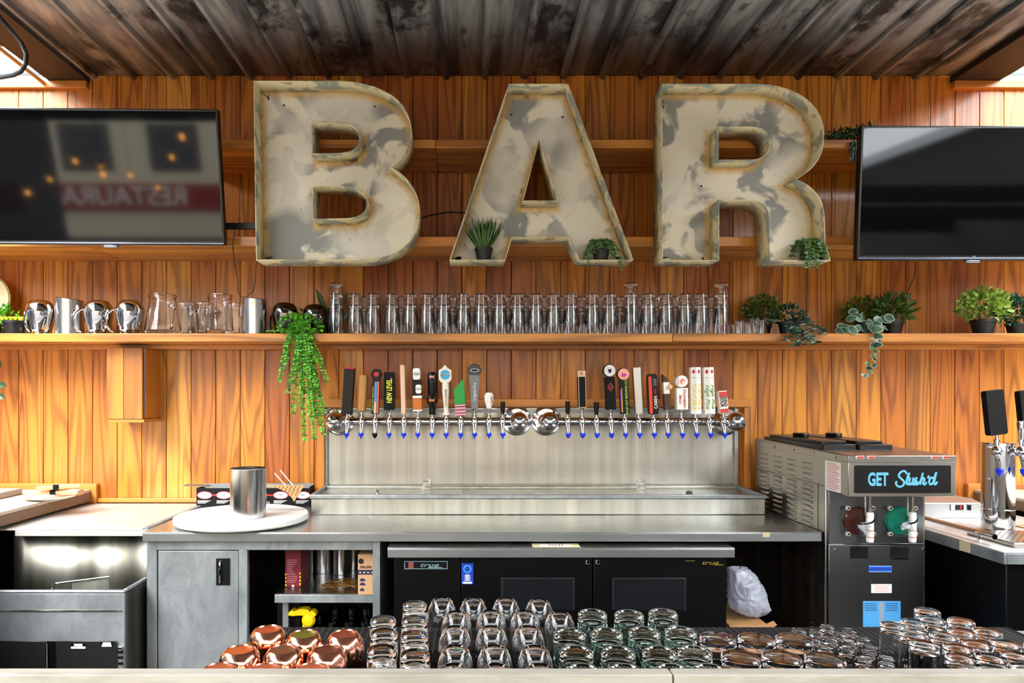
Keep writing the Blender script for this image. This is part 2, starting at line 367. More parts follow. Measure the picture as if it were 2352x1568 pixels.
# string bulbs under the canopy
bulb = thing('string_bulb', 'small warm bulb hanging on a black cord under the patio roof', 'bulb', (0, 0, 0), group='string bulbs under the patio roof')
MB().lathe([(0, -.045), (.018, -.035), (.026, -.015), (.02, .008), (.011, .022), (0, .022)], 12).build('globe', mat('bulb_glow', '#ffb45a', .4, emit='#ffab4a', es=9), bulb)
MB().lathe([(0, .02), (.013, .022), (.013, .05), (.004, .052), (0, .052)], 8).build('socket', BLK, bulb)
cd_ = MB().tube([(0, 0, 0), (0, 0, 1)], .0025, 6).build('cord', BLK, bulb); cd_.location = (0, 0, .05)
BY = (-.75, -2.1, -3.4)
spots = [(-2.6, 0, 2.7), (-1.7, 0, 2.6), (-.8, 0, 2.7), (.2, 0, 2.65), (1.1, 0, 2.7), (2.1, 0, 2.6), (3.0, 0, 2.7), (-3.2, 1, 2.5), (-3.7, 1, 2.3), (-4.3, 1, 2.45), (-.9, 1, 2.6), (.6, 1, 2.6), (1.8, 1, 2.5), (2.9, 1, 2.7), (-3.9, 2, 2.1), (-4.6, 2, 2.35), (-5.3, 2, 2.2), (-4.9, 1, 2.1), (-3.4, 0, 2.35), (3.5, 1, 2.8), (4.1, 1, 2.65), (4.7, 2, 2.8), (3.8, 2, 2.6), (5.3, 2, 2.7)]
for i, (x, yi, z) in enumerate(spots):
    q = bulb if i == 0 else dup(bulb)
    q.location = (x, BY[yi], z)
    for ch in q.children:
        if ch.name.startswith('cord'): ch.scale = (1, 1, 2.92-z-.05)
for y, l_ in zip(BY, ('black timber patio beam nearest the bar, holding bulbs', 'middle black timber patio beam holding bulbs', 'outer black timber patio beam holding bulbs')):
    tag(MB().box(-6, 6.6, y-.05, y+.05, 2.92, 3.08).build('patio_beam', BLKM, bev=.004), l_, 'beam')
# ------------------------------------------------------------------ shelves
def shelf(label, x0, x1, y0, z0, z1, parts=1):
    o = thing('wall_shelf', label, 'shelf', (0, WALL, z0))
    xs = [x0]+list(parts)+[x1]
    for a, b in zip(xs[:-1], xs[1:]): MB().box(a+.0008, b-.0008, y0, WALL-.0005, z0, z1).build('board', W_shelf, o, .003)
    return o
ZS = EYE+.298            # top of the long glass shelf
sh1 = shelf('long thick fir shelf carrying the pint glasses, pitchers and potted plants', -4.2, 4.6, 3.41, EYE+.256, ZS, [PXX(1545, 3.41)])
MB().box(-4.2, 4.6, 3.60, WALL-.001, EYE+.234, EYE+.2555).build('ledger', W_trim, sh1, .002)
sh2 = shelf('wooden shelf board just behind the lower edge of the big metal letters', -4.2, 4.6, 3.318, EYE+.705, EYE+.7505, [PXX(200, 3.318)])
sh3 = shelf('wooden shelf board crossing behind the upper half of the big metal letters', PXX(400, 3.318), 4.6, 3.318, EYE+1.172, EYE+1.213, [PXX(1000, 3.318)])
# small wooden box below the shelf
bx = thing('wooden_wall_box', 'small fir box fixed to the wall under the long shelf, hinged side', 'box', (PXX(300, 3.5), WALL, PZZ(965, 3.5)))
x0, x1 = PXX(245, 3.5), PXX(327, 3.5); z0, z1 = PZZ(962, 3.5), EYE+.2335
MB().box(x0, x0+(x1-x0)*.47, 3.50, 3.52, z0, z1).build('front_board', W_trimv, bx, .002)
MB().box(x0+(x1-x0)*.475, x1, 3.50, 3.52, z0, z1).build('front_board', W_trimv, bx, .002)
MB().box(x0, x0+.018, 3.52, WALL-.001, z0, z1).build('side_board', W_trimv, bx, .002)
MB().box(x1-.018, x1, 3.524, WALL-.001, z0, z1).build('side_board', W_trimv, bx, .002)
MB().box(x0+.005, x1+.006, 3.505, WALL-.001, z0-.018, z0-.001).build('bottom_board', W_trim, bx, .002)
MB().tube([(x1+.002, 3.522, z0+.02), (x1+.002, 3.522, z1-.005)], .003, 6).build('hinge', CHROME, bx)
# trim round the tap backsplash
fx0, fx1 = PXX(748, 3.66), PXX(1703, 3.66)
tf = thing('backsplash_frame', 'fir trim frame around the steel tap backsplash', 'frame', (0, WALL, .92))
MB().box(PXX(725, 3.66), fx1+.05, 3.655, WALL-.0005, PZZ(935, 3.66), PZZ(916, 3.66)).build('head_board', W_trim, tf, .003)
MB().box(fx1+.014, fx1+.05, 3.655, WALL-.0005, .905, PZZ(936, 3.66)).build('side_board', W_trimv, tf, .003)
MB().box(PXX(728, 3.66), fx0-.006, 3.655, WALL-.0005, .905, PZZ(936, 3.66)).build('side_board', W_trimv, tf, .003)
struct(MB().box(PXX(215, 3.68), PXX(728, 3.68), 3.682, WALL-.0005, .902, .925).build('baseboard_back', W_trim, bev=.003))
# ------------------------------------------------------------------ side bar ledges
def side_ledge(name, label, xa, xb, zt, mat_top):
    o = thing(name, label, 'counter', ((xa+xb)/2, 3.0, 0)); Y0 = 1.25
    MB().box(xa, xb, Y0, WALL-.03, zt-.016, zt).build('top', mat_top, o, .003)
    e = xb if xb < 0 else xa
    sgn = -1 if xb < 0 else 1
    MB().box(min(e, e+sgn*.02), max(e, e+sgn*.02), Y0, WALL-.03, zt-.062, zt-.0165).build('edge', mat('ledge_edge', '#7c6550', .45), o, .002)
    MB().box(min(e+sgn*.06, e+sgn*.6), max(e+sgn*.06, e+sgn*.6), Y0, WALL-.03, 0, zt-.063).build('base', BLKM, o)
    MB().box(min(e-sgn*.03, e+sgn*.6), max(e-sgn*.03, e+sgn*.6), WALL-.029, WALL-.0005, zt-.09, zt+.03).build('wall_cleat', W_trim, o, .003)
    return o
LEDGE = mat('pale_laminate', '#c9bfb0', .35); t = NT(LEDGE); t.col(t.ramp(t.noise(t.coords((3, 1, 3)), 3, 4, .6), [(.3, '#b5a998'), (.7, '#d6cec2')]))
side_ledge('side_bar', 'pale laminate side bar with brown edge carrying the plate and napkins', -3.2, PXX(215, WALL), EYE-.502, LEDGE)
side_ledge('side_bar', 'pale laminate side bar with brown edge behind the steel tap tower', PXX(2228, WALL), 3.9, EYE-.502, LEDGE)
tr = tag(MB().box(-3.2, PXX(52, 3.5), 3.25, 3.5, EYE-.5015, EYE-.472).build('serving_tray', mat('grey_tray', '#a39a90', .4), bev=.004), 'flat grey tray at the far end of the side bar', 'tray')
# ------------------------------------------------------------------ front bar upstand, two stone slabs
xj = PXX(1540, 1.2)
for a, b, lab in ((-3.2, xj-.0012, 'long pale stone bar edge slab in front of the copper mugs'), (xj+.0012, 3.4, 'shorter pale stone bar edge slab in front of the shot glasses')):
    o = thing('bar_edge', lab, 'counter', ((a+b)/2, 1.2, 0))
    MB().box(a, b, 1.182, 1.211, .60, EYE-.4755).build('upstand', STONE, o, .003)
    MB().box(a, b, .62, 1.1815, .86, .90).build('bar_slab', STONE, o, .003)
    MB().box(a, b, 1.0, 1.18, 0, .8595).build('bar_base', STONE, o)
# ================================================================== big metal letters
LF, LFACE, LR = 3.155, 3.268, 3.300
def LP(pts): return [(PXX(x, LF), PZZ(y, LF)) for x, y in pts]
def ev(p, step=.03):
    out = []
    for i, a in enumerate(p):
        b = p[(i+1) % len(p)]; d = math.hypot(b[0]-a[0], b[1]-a[1]); k = max(1, int(d/step))
        out += [(a[0]+(b[0]-a[0])*j/k, a[1]+(b[1]-a[1])*j/k) for j in range(k)]
    return out
def inset(p, d):
    area = sum(p[i][0]*p[(i+1) % len(p)][1]-p[(i+1) % len(p)][0]*p[i][1] for i in range(len(p)))
    s = 1 if area > 0 else -1; out = []
    for i, q in enumerate(p):
        a = p[i-1]; b = p[(i+1) % len(p)]
        e1 = Vector((q[0]-a[0], q[1]-a[1])).normalized(); e2 = Vector((b[0]-q[0], b[1]-q[1])).normalized()
        n1 = Vector((-e1.y, e1.x))*s; n2 = Vector((-e2.y, e2.x))*s; n = n1+n2
        n = n.normalized() if n.length > 1e-6 else n1
        k = d/max(.5, n.dot(n1)); out.append((q[0]+n.x*k, q[1]+n.y*k))
    return out
def letter(name, label, outer, holes, screws):
    cx = sum(p[0] for p in outer)/len(outer); zb = min(p[1] for p in outer)
    o = thing(name, label, 'letter', (cx, LR, zb))
    outer = ev(outer); holes = [ev(h) for h in holes]
    W = .038
    loops = [(outer, inset(outer, W))]+[(h, inset(h, -W)) for h in holes]
    vs = []; fs = []; edge = []; inner_ids = []
    for a, b in loops:
        n0 = len(vs); n = len(a)
        vs += [(x, LFACE, z) for x, z in a]+[(x, LFACE, z) for x, z in b]; edge += [1.0]*n+[.0]*n
        fs += [(n0+i, n0+(i+1) % n, n0+(i+1) % n+n, n0+i+n) for i in range(n)]
        inner_ids.append([n0+n+i for i in range(n)])
    polys = [[Vector((vs[i][0], vs[i][2], 0)) for i in ids] for ids in inner_ids]
    flat = [i for ids in inner_ids for i in ids]
    fs += [tuple(flat[k] for k in t) for t in geometry.tessellate_polygon(polys)]
    mb = MB(); mb.v = vs; mb.f = fs
    f = mb.build('face', PAINT, o, 0, 0)
    at = f.data.attributes.new('edge', 'FLOAT', 'POINT'); at.data.foreach_set('value', edge)
    for nm, lp in [('outer_rim', outer)]+[('counter_rim', h) for h in holes]:
        n = len(lp); mb = MB()
        mb.v = [(x, LF, z) for x, z in lp]+[(x, LR, z) for x, z in lp]
        mb.f = [(i, (i+1) % n, (i+1) % n+n, i+n) for i in range(n)]
        mb.build(nm, RIMP, o, 0, 40, solid=.0035)
    sm = MB().lathe([(0, -.004), (.004, -.003), (.005, 0), (0, 0)], 8, axis='y').mesh('screw'); sm.materials.append(IRON)
    for x, z in LP(screws):
        s = link('screw', sm, None, o); s.location = (x-cx, LFACE-LR, z-zb)
    return o
def bz(p0, p1, p2, p3, n=10):
    return [tuple((1-t)**3*a+3*(1-t)**2*t*b+3*(1-t)*t*t*c+t**3*d for a, b, c, d in zip(p0, p1, p2, p3)) for t in [i/n for i in range(n+1)]]
Bo = [(583, 186), (760, 186)]+bz((780, 186), (880, 190), (944, 232), (944, 300))[0:]+bz((944, 306), (944, 340), (925, 368), (897, 383))[1:]+bz((897, 384), (935, 402), (963, 440), (963, 482))[1:]+bz((963, 486), (963, 560), (910, 596), (830, 597))[1:]+[(589, 597)]
Bh1 = [(716, 282), (775, 281)]+bz((780, 281), (812, 284), (826, 296), (826, 315), 6)[1:]+bz((826, 318), (826, 338), (810, 352), (776, 352), 6)[1:]+[(717, 353)]
Bh2 = [(718, 428), (780, 427)]+bz((785, 427), (825, 430), (843, 444), (843, 464), 6)[1:]+bz((843, 467), (843, 490), (825, 502), (790, 502), 6)[1:]+[(719, 503)]
letter('letter_b', 'huge weathered metal channel letter B above the shelf', LP(Bo), [LP(Bh1), LP(Bh2)], [(637, 218), (853, 221), (600, 590)])
Ao = [(1169, 193), (1305, 193), (1454, 597), (1331, 597), (1308, 545), (1176, 545), (1160, 597), (1033, 597)]
letter('letter_a', 'huge weathered metal channel letter A with two small plants in its feet', LP(Ao), [LP([(1238, 320), (1281, 461), (1201, 461)])], [(1178, 240), (1300, 246), (1215, 445)])
Ro = [(1520, 193), (1735, 193)]+bz((1740, 193), (1830, 195), (1892, 240), (1892, 308))[1:]+bz((1892, 314), (1892, 365), (1862, 395), (1826, 411))[1:]+bz((1826, 412), (1870, 425), (1893, 460), (1893, 500))[1:]+[(1895, 560), (1907, 598), (1769, 598), (1767, 500)]+bz((1767, 496), (1764, 470), (1745, 459), (1715, 459), 6)[1:]+[(1651, 459), (1651, 598), (1522, 598)]
Rh = [(1650, 291), (1725, 291)]+bz((1730, 291), (1757, 293), (1769, 308), (1769, 328), 6)[1:]+bz((1769, 331), (1769, 352), (1752, 367), (1725, 367), 6)[1:]+[(1650, 367)]
letter('letter_r', 'huge weathered metal channel letter R with a small fern on its foot', LP(Ro), [LP(Rh)], [(1540, 222), (1630, 410), (1775, 590)])
tag(MB().tube([(PXX(948, 3.299), 3.299, PZZ(510, 3.299)), (PXX(985, 3.34), 3.34, PZZ(495, 3.34)), (PXX(1030, 3.34), 3.34, PZZ(487, 3.34)), (PXX(1082, 3.299), 3.299, PZZ(489, 3.299))], .004).build('letter_cable', BLKM), 'black cable running between the letters B and A', 'cable')
# ================================================================== televisions
SCREEN = mat('glossy_black_screen', '#040405', .05, spec=.42); TVB = mat('tv_bezel', '#0a0a0b', .3); TVCHROME = mat('tv_lip', '#8a95a8', .2, .8)
def tv(label, x0, zb, yb, w_, h, tilt, yaw, brand):
    o = thing('television', label, 'television', (x0+w_/2, yb, zb), (R(tilt), 0, R(yaw)))
    o['_org'] = [0, 0, 0]
    a, b = -w_/2, w_/2
    MB().box(a, b, 0, .035, 0, h).build('case', TVB, o, .004)
    MB().box(a+.25, b-.25, .035, .07, .08, h-.12).build('back_cover', TVB, o, .01)
    MB().box(a+.011, b-.011, -.0012, .001, .02, h-.011).build('screen', SCREEN, o)
    MB().box(a+.004, b-.004, -.004, .0, .005, .011).build('lower_lip', TVCHROME, o, .001)
    MB().box(-.032, .032, -.002, .018, -.012, .0).build('sensor', TVCHROME, o, .003)
    if brand: lettering('logo', brand, mat('logo_silver', '#c8ccd2', .4), o, (0, -.0042, .0145), .006)
    return o
tv('large flat black television hung beside the letter B', -1.12-1.045, PZZ(562, 3.2), 3.20, 1.045, .595, 9.6, 1.2, None)
tv('large flat black television hung beside the letter R', 1.7497, PZZ(597, 3.135), 3.135, 1.045, .592, 3.4, 0, 'TCL')
for lab, x, xa in (('black steel television arm reaching out beside the letter B', -1.55, -.98), ('black steel television arm behind the screen beside the letter R', 2.2, 1.9)):
    o = thing('tv_bracket', lab, 'bracket', (x, WALL, EYE+.8))
    zc = EYE+.79 if x < 0 else EYE+.9
    MB().box(x-.1, x+.1, WALL-.012, WALL-.0005, zc-.02, zc+.22).build('wall_plate', IRON, o, .002)
    MB().tube([(x, WALL-.012, zc+.1), (x+.15, 3.5, zc+.1), (x, 3.29, zc+.1)], .016).build('arm', IRON, o)
    MB().box(min(x, xa), max(x, xa), 3.33, 3.35, zc+.0, zc+.03).build('rail', IRON, o, .002)
# thin leads hanging under the shelf
def wire(label, pts, y, r=.0022, col='#2a1508'):
    tag(MB().tube([(PXX(a, y), y, PZZ(b, y)) for a, b in pts], r, 6).build('power_lead', mat('lead_'+col, col, .6)), label, 'wire')
wire('thin brown lead dangling in a hook above the steel cylinder', [(540, 530), (534, 560), (538, 600), (546, 640), (547, 670), (553, 681), (565, 682), (582, 668), (587, 640), (588, 608), (592, 600)], 3.3)
wire('thin dark lead hanging down the planks beside the potted fern', [(2104, 600), (2100, 635), (2085, 670), (2078, 700), (2070, 730), (2062, 766)], 3.66)
# ================================================================== steel back counter
CZ = .90; CY = 1600*(EYE-CZ)/317          # counter height; front edge depth
CX0, CX1 = PXX(327, CY), PXX(1888, CY)
ct = thing('steel_counter', 'long stainless steel back counter top with rolled front lip', 'counter', (0, 3.3, CZ-.04))
MB().box(CX0, CX1, CY, WALL-.025, CZ-.004, CZ).build('top', S_top, ct, .0015)
MB().box(CX0, CX1, CY, CY+.018, CZ-.039, CZ-.0042).build('front_lip', S_lip, ct, .002)
MB().box(CX0, CX0+.015, CY+.0185, WALL-.03, CZ-.039, CZ-.0042).build('side_lip', S_pan, ct)
tp = MB().box(PXX(1752, CY), PXX(1768, CY), CY-.001, CY-.0002, CZ-.02, CZ-.0).build('tape_piece', mat('masking_tape', '#c9bd96', .7), ct)
# cabinet under the counter
CB = CY+.03
def bp(px): return PXX(px, CB)
def bq(py): return PZZ(py, CB)
cab = thing('steel_cabinet', 'stainless cabinet with one sliding door and an open shelf bay', 'cabinet', (0, CB, 0))
x0, x1, x2, x3 = bp(337), bp(360), bp(548), bp(568); x4, x5 = bp(856), bp(873)
MB().box(x0, x1, CB, 3.62, 0, CZ-.041).build('side_panel', S_pan, cab, .002)
MB().box(x2, x3, CB, CB+.03, .05, bq(1263)-.0005).build('stile', S_pan, cab, .002)
MB().box(x4, x5, CB, 3.62, .05, CZ-.041).build('side_panel', S_pan, cab, .002)
MB().box(x1+.0005, x4-.0005, CB, CB+.02, bq(1263), CZ-.0415).build('top_rail', S_pan, cab, .002)
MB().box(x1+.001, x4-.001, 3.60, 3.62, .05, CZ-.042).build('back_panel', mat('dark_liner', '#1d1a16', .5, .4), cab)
MB().box(x2, x2+.018, CB+.031, 3.60, .05, CZ-.042).build('partition', S_dark, cab)
MB().box(x1+.001, x4-.001, CB+.03, 3.60, .05, .08).build('floor_panel', S_dark, cab)
dr = MB().box(x1+.004, x2-.003, CB+.004, CB+.022, .09, bq(1265)).build('door', S_pan, cab, .002)
hx0, hx1, hz0, hz1 = bp(496), bp(528), bq(1344), bq(1282)
fr = MB().box(hx0, hx1, CB+.0005, CB+.0038, hz0, hz1).build('recessed_handle', mat('handle_pocket', '#1a1a1b', .35, .5), dr, .001)
MB().tube([(hx0+.016, CB-.002, hz0+.014), (hx0+.018, CB-.008, hz0+.03), (hx0+.018, CB-.008, hz1-.03), (hx0+.016, CB-.002, hz1-.012)], .006).build('pull', CHROME, dr)
szt = PZZ(1358, 3.05); 
MB().box(bp(620), x4-.001, 3.02, 3.60, szt-.004, szt).build('inner_shelf', S_dark, cab)
MB().box(bp(620), x4-.001, 3.0, 3.0195, szt-.035, szt).build('shelf_lip', S_pan, cab, .002)
MB().box(bp(632), bp(645), 3.05, 3.07, .08, szt-.036).build('shelf_post', S_pan, cab)
# things inside the bay
SZ = szt+.0005
o = thing('red_carton', 'narrow dark red carton with a yellow checkered border in the cabinet bay', 'box', (PXX(672, 3.2), 3.2, SZ))
xa, xb = PXX(655, 3.12), PXX(691, 3.12)
MB().box(xa, xb, 3.12, 3.3, SZ, SZ+.19).build('carton', mat('maroon_card', '#7a1828', .5), o, .001)
for k in range(4):
    MB().box(xa, xa+.006, 3.119, 3.1198, SZ+.005+k*.016, SZ+.012+k*.016).build('check', YEL, o); MB().box(xb-.006, xb, 3.119, 3.1198, SZ+.009+k*.016, SZ+.017+k*.016).build('check', YEL, o)
for k in range(12): MB().box(xa+.009, xa+.009+.034+.012*math.sin(k*7), 3.1192, 3.1198, SZ+.02+k*.009, SZ+.0225+k*.009).build('print_line', mat('pale_print', '#c08890', .6), o)
MB().box(xa+.03, xa+.04, 3.118, 3.1195, SZ+.001, SZ+.01).build('tab', WHITE, o)
for i, (px, y, r, h) in enumerate([(702, 3.32, .035, .2), (742, 3.4, .05, .2), (785, 3.36, .04, .2), (812, 3.45, .045, .2)]):
    MBx = MB().lathe([(0, .001), (r, .001), (r, h), (r-.002, h), (r-.002, .004), (0, .004)], 20, (PXX(px, y), y, SZ))
    tag(MBx.build('steel_canister', S_cyl), 'tall brushed steel canister standing at the back of the cabinet bay', 'canister', 'canisters in the cabinet bay')
rn = random.Random(5); gw = MB()
for k in range(46):
    x = PXX(775, 3.1)+rn.uniform(-.055, .07); y = 3.1+rn.uniform(-.03, .06); a = rn.uniform(-.5, .5); l = rn.uniform(.02, .05)
    z = SZ+.006+rn.uniform(0, .035)*(1-abs(x-PXX(785, 3.1))/.09)
    gw.tube([(x-l*math.cos(a), y-l*math.sin(a), max(SZ+.003, z-.004)), (x, y, z+.003), (x+l*math.cos(a), y+l*math.sin(a), max(SZ+.003, z-.004))], .0016, 5)
stuff(tag(gw.build('metal_picks', mat('brass_picks', '#b48a4a', .3, .9)), 'tangled heap of brass coloured picks on the cabinet shelf', 'picks'))
o = thing('cardboard_carton', 'kraft cardboard carton with navy stripe and printed icons in the cabinet bay', 'box', (PXX(838, 3.0), 3.0, SZ))
xa, xb = PXX(822, 2.996), x4-.002; H_ = .175
MB().box(xa, xb, 2.996, 3.2, SZ-.012+.0125, SZ+H_).build('carton', mat('kraft_board', '#c59a70', .75), o, .0015)
MB().box(xa, xb, 2.9945, 2.9955, SZ+.088, SZ+.108).build('stripe', NAVY, o)
for k in range(4): MB().box(xa+.006+k*.017, xa+.015+k*.017, 2.9935, 2.9943, SZ+.094, SZ+.1).build('dash', mat('gold_ink', '#c8a860', .5), o)
org = o['_org']
lettering('print', '500,000', INK, o, (xa+.034-org[0], 2.9945-org[1], SZ+.12-org[2]), .011)
MB().lathe([(0, 0), (.012, 0), (.012, .0008), (0, .0008)], 16, (xa+.014, 2.9945, SZ+.145), 'y').build('emblem', INK, o)
for k, (sx, sz) in enumerate([(.024, .06), (.024, .042), (.02, .018)]):
    MB().prism([(xa+.008, SZ+sz), (xa+.008+sx, SZ+sz), (xa+.006+sx, SZ+sz+.008), (xa+.018, SZ+sz+.013), (xa+.01, SZ+sz+.008)], 2.9938, 2.9948).build('icon', NAVY, o)
# lower part of the bay: yellow squeezer on black crate, dark goblets
FZ = .0805
o = thing('bar_crate', 'low black plastic crate under the inner shelf of the cabinet', 'crate', (PXX(680, 3.2), 3.2, FZ))
cx0, cx1 = PXX(636, 3.1), PXX(690, 3.1)
MB().box(cx0, cx1, 3.1, 3.35, FZ, .56).build('crate_body', BLKM, o, .004)
for k in range(5): MB().box(cx0+.01, cx1-.01, 3.094, 3.1, .3+k*.045, .315+k*.045).build('crate_rib', BLKM, o, .002)
o = thing('yellow_squeezer', 'bright yellow plastic hand juicer hooked over the black crate', 'juicer', (PXX(700, 3.06), 3.06, .4))
y_ = 3.045; PT = lambda L_: [(PXX(a, y_), PZZ(b, y_)) for a, b in L_]
YP = mat('yellow_plastic', '#dcb800', .35)
MB().prism(PT([(661, 1413), (664, 1405), (672, 1401), (676, 1405), (684, 1400), (696, 1398), (707, 1400), (711, 1406), (716, 1402), (723, 1406), (726, 1413), (716, 1420), (708, 1414), (684, 1413), (672, 1415)]), y_, y_+.045).build('handle_bar', YP, o, .004)
MB().prism(PT([(694, 1414), (717, 1418), (714, 1440), (706, 1450), (702, 1478), (688, 1478), (693, 1448)]), y_+.006, y_+.04).build('stem', YP, o, .005)
MB().lathe([(0, -.012), (.022, -.006), (.03, .004), (.03, .012), (0, .012)], 16, (PXX(708, y_), y_, PZZ(1425, y_)), 'y').build('cup', mat('yellow_plastic', '#dcb800', .35), o)
def goblet(r, h): return [(0, 0), (r*.8, 0), (r, h*.25), (r*.96, h), (r*.9, h), (r*.93, h*.3), (r*.7, .012), (0, .012)]
gm = MB().lathe(goblet(.034, .14), 18).mesh('dark_tumbler'); gm.materials.append(mat('smoky_glass', '#9fb0a4', .02, trans=1.0))
for i, (px, py) in enumerate([(735, 1410), (770, 1395), (808, 1395), (842, 1395), (728, 1440), (762, 1425), (800, 1425), (838, 1425), (765, 1455), (805, 1455), (722, 1470)]):
    y = 3.32-.03*(i//4)*2.2
    ob = link('dark_tumbler', gm, None); ob.location = (PXX(px, y), y, .0805)
    tag(ob, 'smoky green tumbler crowded on the dark floor of the cabinet', 'glass', 'tumblers inside the cabinet'); ob['_s'] = 1
    hh = PZZ(py, y)-.0805; ob.scale = (1, 1, max(1.0, hh/.14))
tag(MB().lathe([(0, 0), (.02, .002), (.028, .02), (.018, .035), (.022, .05), (.008, .055), (0, .052)], 9, (PXX(850, 3.02), 3.02, .0805+.33)).build('crumpled_tissue', WHITE), 'scrunched white tissue tucked at the edge of the cabinet bay', 'tissue')
MB().box(PXX(835, 3.05), PXX(868, 3.05)-.015, 3.0, 3.05, .0805, .409).build('tissue_holder', BLKM)
tag(bpy.data.objects['tissue_holder'], 'dark upright holder below the white tissue in the cabinet', 'holder')
# ================================================================== drip tray and tap backsplash
bs = thing('tap_backsplash', 'brushed stainless backsplash sheet behind the two tap rails', 'backsplash', (0, WALL, CZ))
MB().box(PXX(752, 3.69), PXX(1692, 3.69), 3.688, 3.6995, CZ+.06, PZZ(936, 3.69)).build('sheet', S_back, bs, .001)
MB().box(PXX(752, 3.69), PXX(1692, 3.69), 3.682, 3.6875, PZZ(947, 3.69), PZZ(940, 3.69)).build('top_fold', S_pan, bs, .001)
MB().box(PXX(1686, 3.68), PXX(1694, 3.68), 3.672, 3.6995, CZ+.06, PZZ(938, 3.69)).build('side_fold', S_pan, bs, .001)
MB().box(PXX(746, 3.68), PXX(753, 3.68), 3.672, 3.6995, CZ+.06, PZZ(938, 3.69)).build('side_fold', S_pan, bs, .001)
TY = 3.31; tz = PZZ(1136, TY); dx0, dx1 = PXX(713, TY), PXX(1760, TY)
dt = thing('drip_tray', 'wide raised stainless drip tray box under the beer taps', 'drip tray', (0, TY, CZ))
MB().box(dx0, dx1, TY+.012, 3.67, CZ+.0005, tz-.02).build('body', S_back, dt, .003)
MB().box(dx0-.004, dx1+.004, TY, TY+.018, tz-.0195, tz).build('front_lip', S_pan, dt, .003)
MB().box(dx0-.004, dx0+.014, TY+.0185, 3.66, tz-.0195, tz).build('side_lip', S_pan, dt, .003)
MB().box(dx1-.014, dx1+.004, TY+.0185, 3.66, tz-.0195, tz).build('side_lip', S_pan, dt, .003)
MB().box(dx0+.0145, dx1-.0145, 3.62, 3.67, tz-.0195, tz-.0).build('back_step', S_back, dt, .003)
for k in range(3): MB().box(dx0+.0145+k*(dx1-dx0-.03)/3, dx0+.0135+(k+1)*(dx1-dx0-.03)/3, TY+.05, 3.6, tz-.0198, tz-.014).build('drain_panel', S_top, dt, .001)
def rinser(px, label):
    y = 3.42; o = thing('rinser_nozzle', label, 'nozzle', (PXX(px, y), y, tz-.0138))
    MB().lathe([(0, 0), (.014, 0), (.013, .006), (.006, .008), (.006, .02), (.003, .024), (0, .024)], 14, (PXX(px, y), y, tz-.0138)).build('nozzle', CHROME, o)
rinser(867, 'little metal spray nozzle in the drip tray near the board')
tag(MB().lathe([(0, 0), (.016, 0), (.014, .01), (.01, .013), (0, .013)], 14, (PXX(1583, 3.45), 3.45, tz-.0138)).build('drain_cap', mat('brown_cap', '#4a3526', .5)), 'small round brown drain cap lying in the drip tray', 'cap')
sg = [(0, 0), (.017, 0), (.02, .003), (.024, .07), (.022, .07), (.017, .014), (0, .012)]
sgm = MB().lathe([(r, .07-h) for r, h in sg], 18).mesh('shot_glass'); sgm.materials.append(GLASS)
for px, lab in ((981, 'upturned clear shot glass in the drip tray nearer the black box'), (1473, 'upturned clear shot glass in the drip tray near the brown cap')):
    ob = link('shot_glass', sgm, None); ob.location = (PXX(px, 3.44), 3.44, tz-.0136); tag(ob, lab, 'glass')
# ================================================================== back bar fridge
FY = 2.85; ft = PZZ(1258, FY); fx0, fx1 = PXX(890, FY), PXX(1688, FY)
fg = thing('bar_fridge', 'low black back bar fridge with steel worktop and recessed door handles', 'fridge', (0, FY, 0))
MB().box(fx0, fx1, FY, 3.55, ft-.004, ft).build('worktop', S_top, fg, .0015)
MB().box(fx0, fx1, FY, FY+.015, ft-.04, ft-.0042).build('worktop_lip', S_lip, fg, .002)
FB = FY+.03; d = lambda px: PXX(px, FB); e = lambda py: PZZ(py, FB)
FBK = mat('fridge_black', '#040405', .38, spec=.25)
MB().box(d(905), d(1670), FB+.035, 3.5, .06, ft-.041).build('body', FBK, fg, .003)
MB().box(d(905), d(1057), FB, FB+.034, .1, ft-.043).build('side_grille', FBK, fg, .003)
for a, b in ((1059, 1360), (1363, 1669)):
    dr = MB().box(d(a), d(b), FB, FB+.034, .1, ft-.043).build('door', FBK, fg, .004)
    ha, hb = (1150, 1320) if a < 1200 else (1405, 1576)
    h_ = MB(); zt, zb = e(1326), e(1400)
    h_.box(d(ha), d(hb), FB-.006, FB-.0005, zt-.008, zt).box(d(ha), d(ha)+.012, FB-.006, FB-.0005, zb, zt-.008).box(d(hb)-.012, d(hb), FB-.006, FB-.0005, zb, zt-.008)
    h_.build('handle_frame', mat('fridge_handle', '#1c1d20', .35), dr, .002)
    MB().box(d(ha)+.013, d(hb)-.013, FB-.003, FB-.0005, zb, zt-.009).build('handle_pocket', mat('fridge_pocket', '#14161a', .3), dr)
    kx = d(1350) if a < 1200 else d(1373)
    MB().lathe([(0, -.006), (.006, -.006), (.01, -.003), (.01, 0), (0, 0)], 14, (kx, FB-.0005, e(1290)), 'y').build('lock', CHROME, dr)
go = fg['_org']
SILV = mat('badge_silver', '#9fc0c8', .3, .3)
bd = MB().box(d(929), d(1028), FB-.0025, FB-.0005, e(1306), e(1288)).build('badge', mat('badge_black', '#101012', .3), fg, .001)
for a, b, c_, dd in ((929, 1028, 1289.2, 1288), (929, 1028, 1306, 1304.8), (929, 930.2, 1304.8, 1289.2), (1026.8, 1028, 1304.8, 1289.2)): MB().box(d(a), d(b), FB-.0032, FB-.0026, e(c_), e(dd)).build('badge_line', SILV, bd)
MB().box(d(938), d(950), FB-.0034, FB-.0026, e(1304), e(1290)).build('badge_patch', mat('badge_red', '#8a4a40', .5), bd)
lettering('badge_lettering', 'true', SILV, bd, (d(985)-go[0], FB-.0035-go[1], e(1297)-go[2]), .017, sx=1.9, shear=.35)
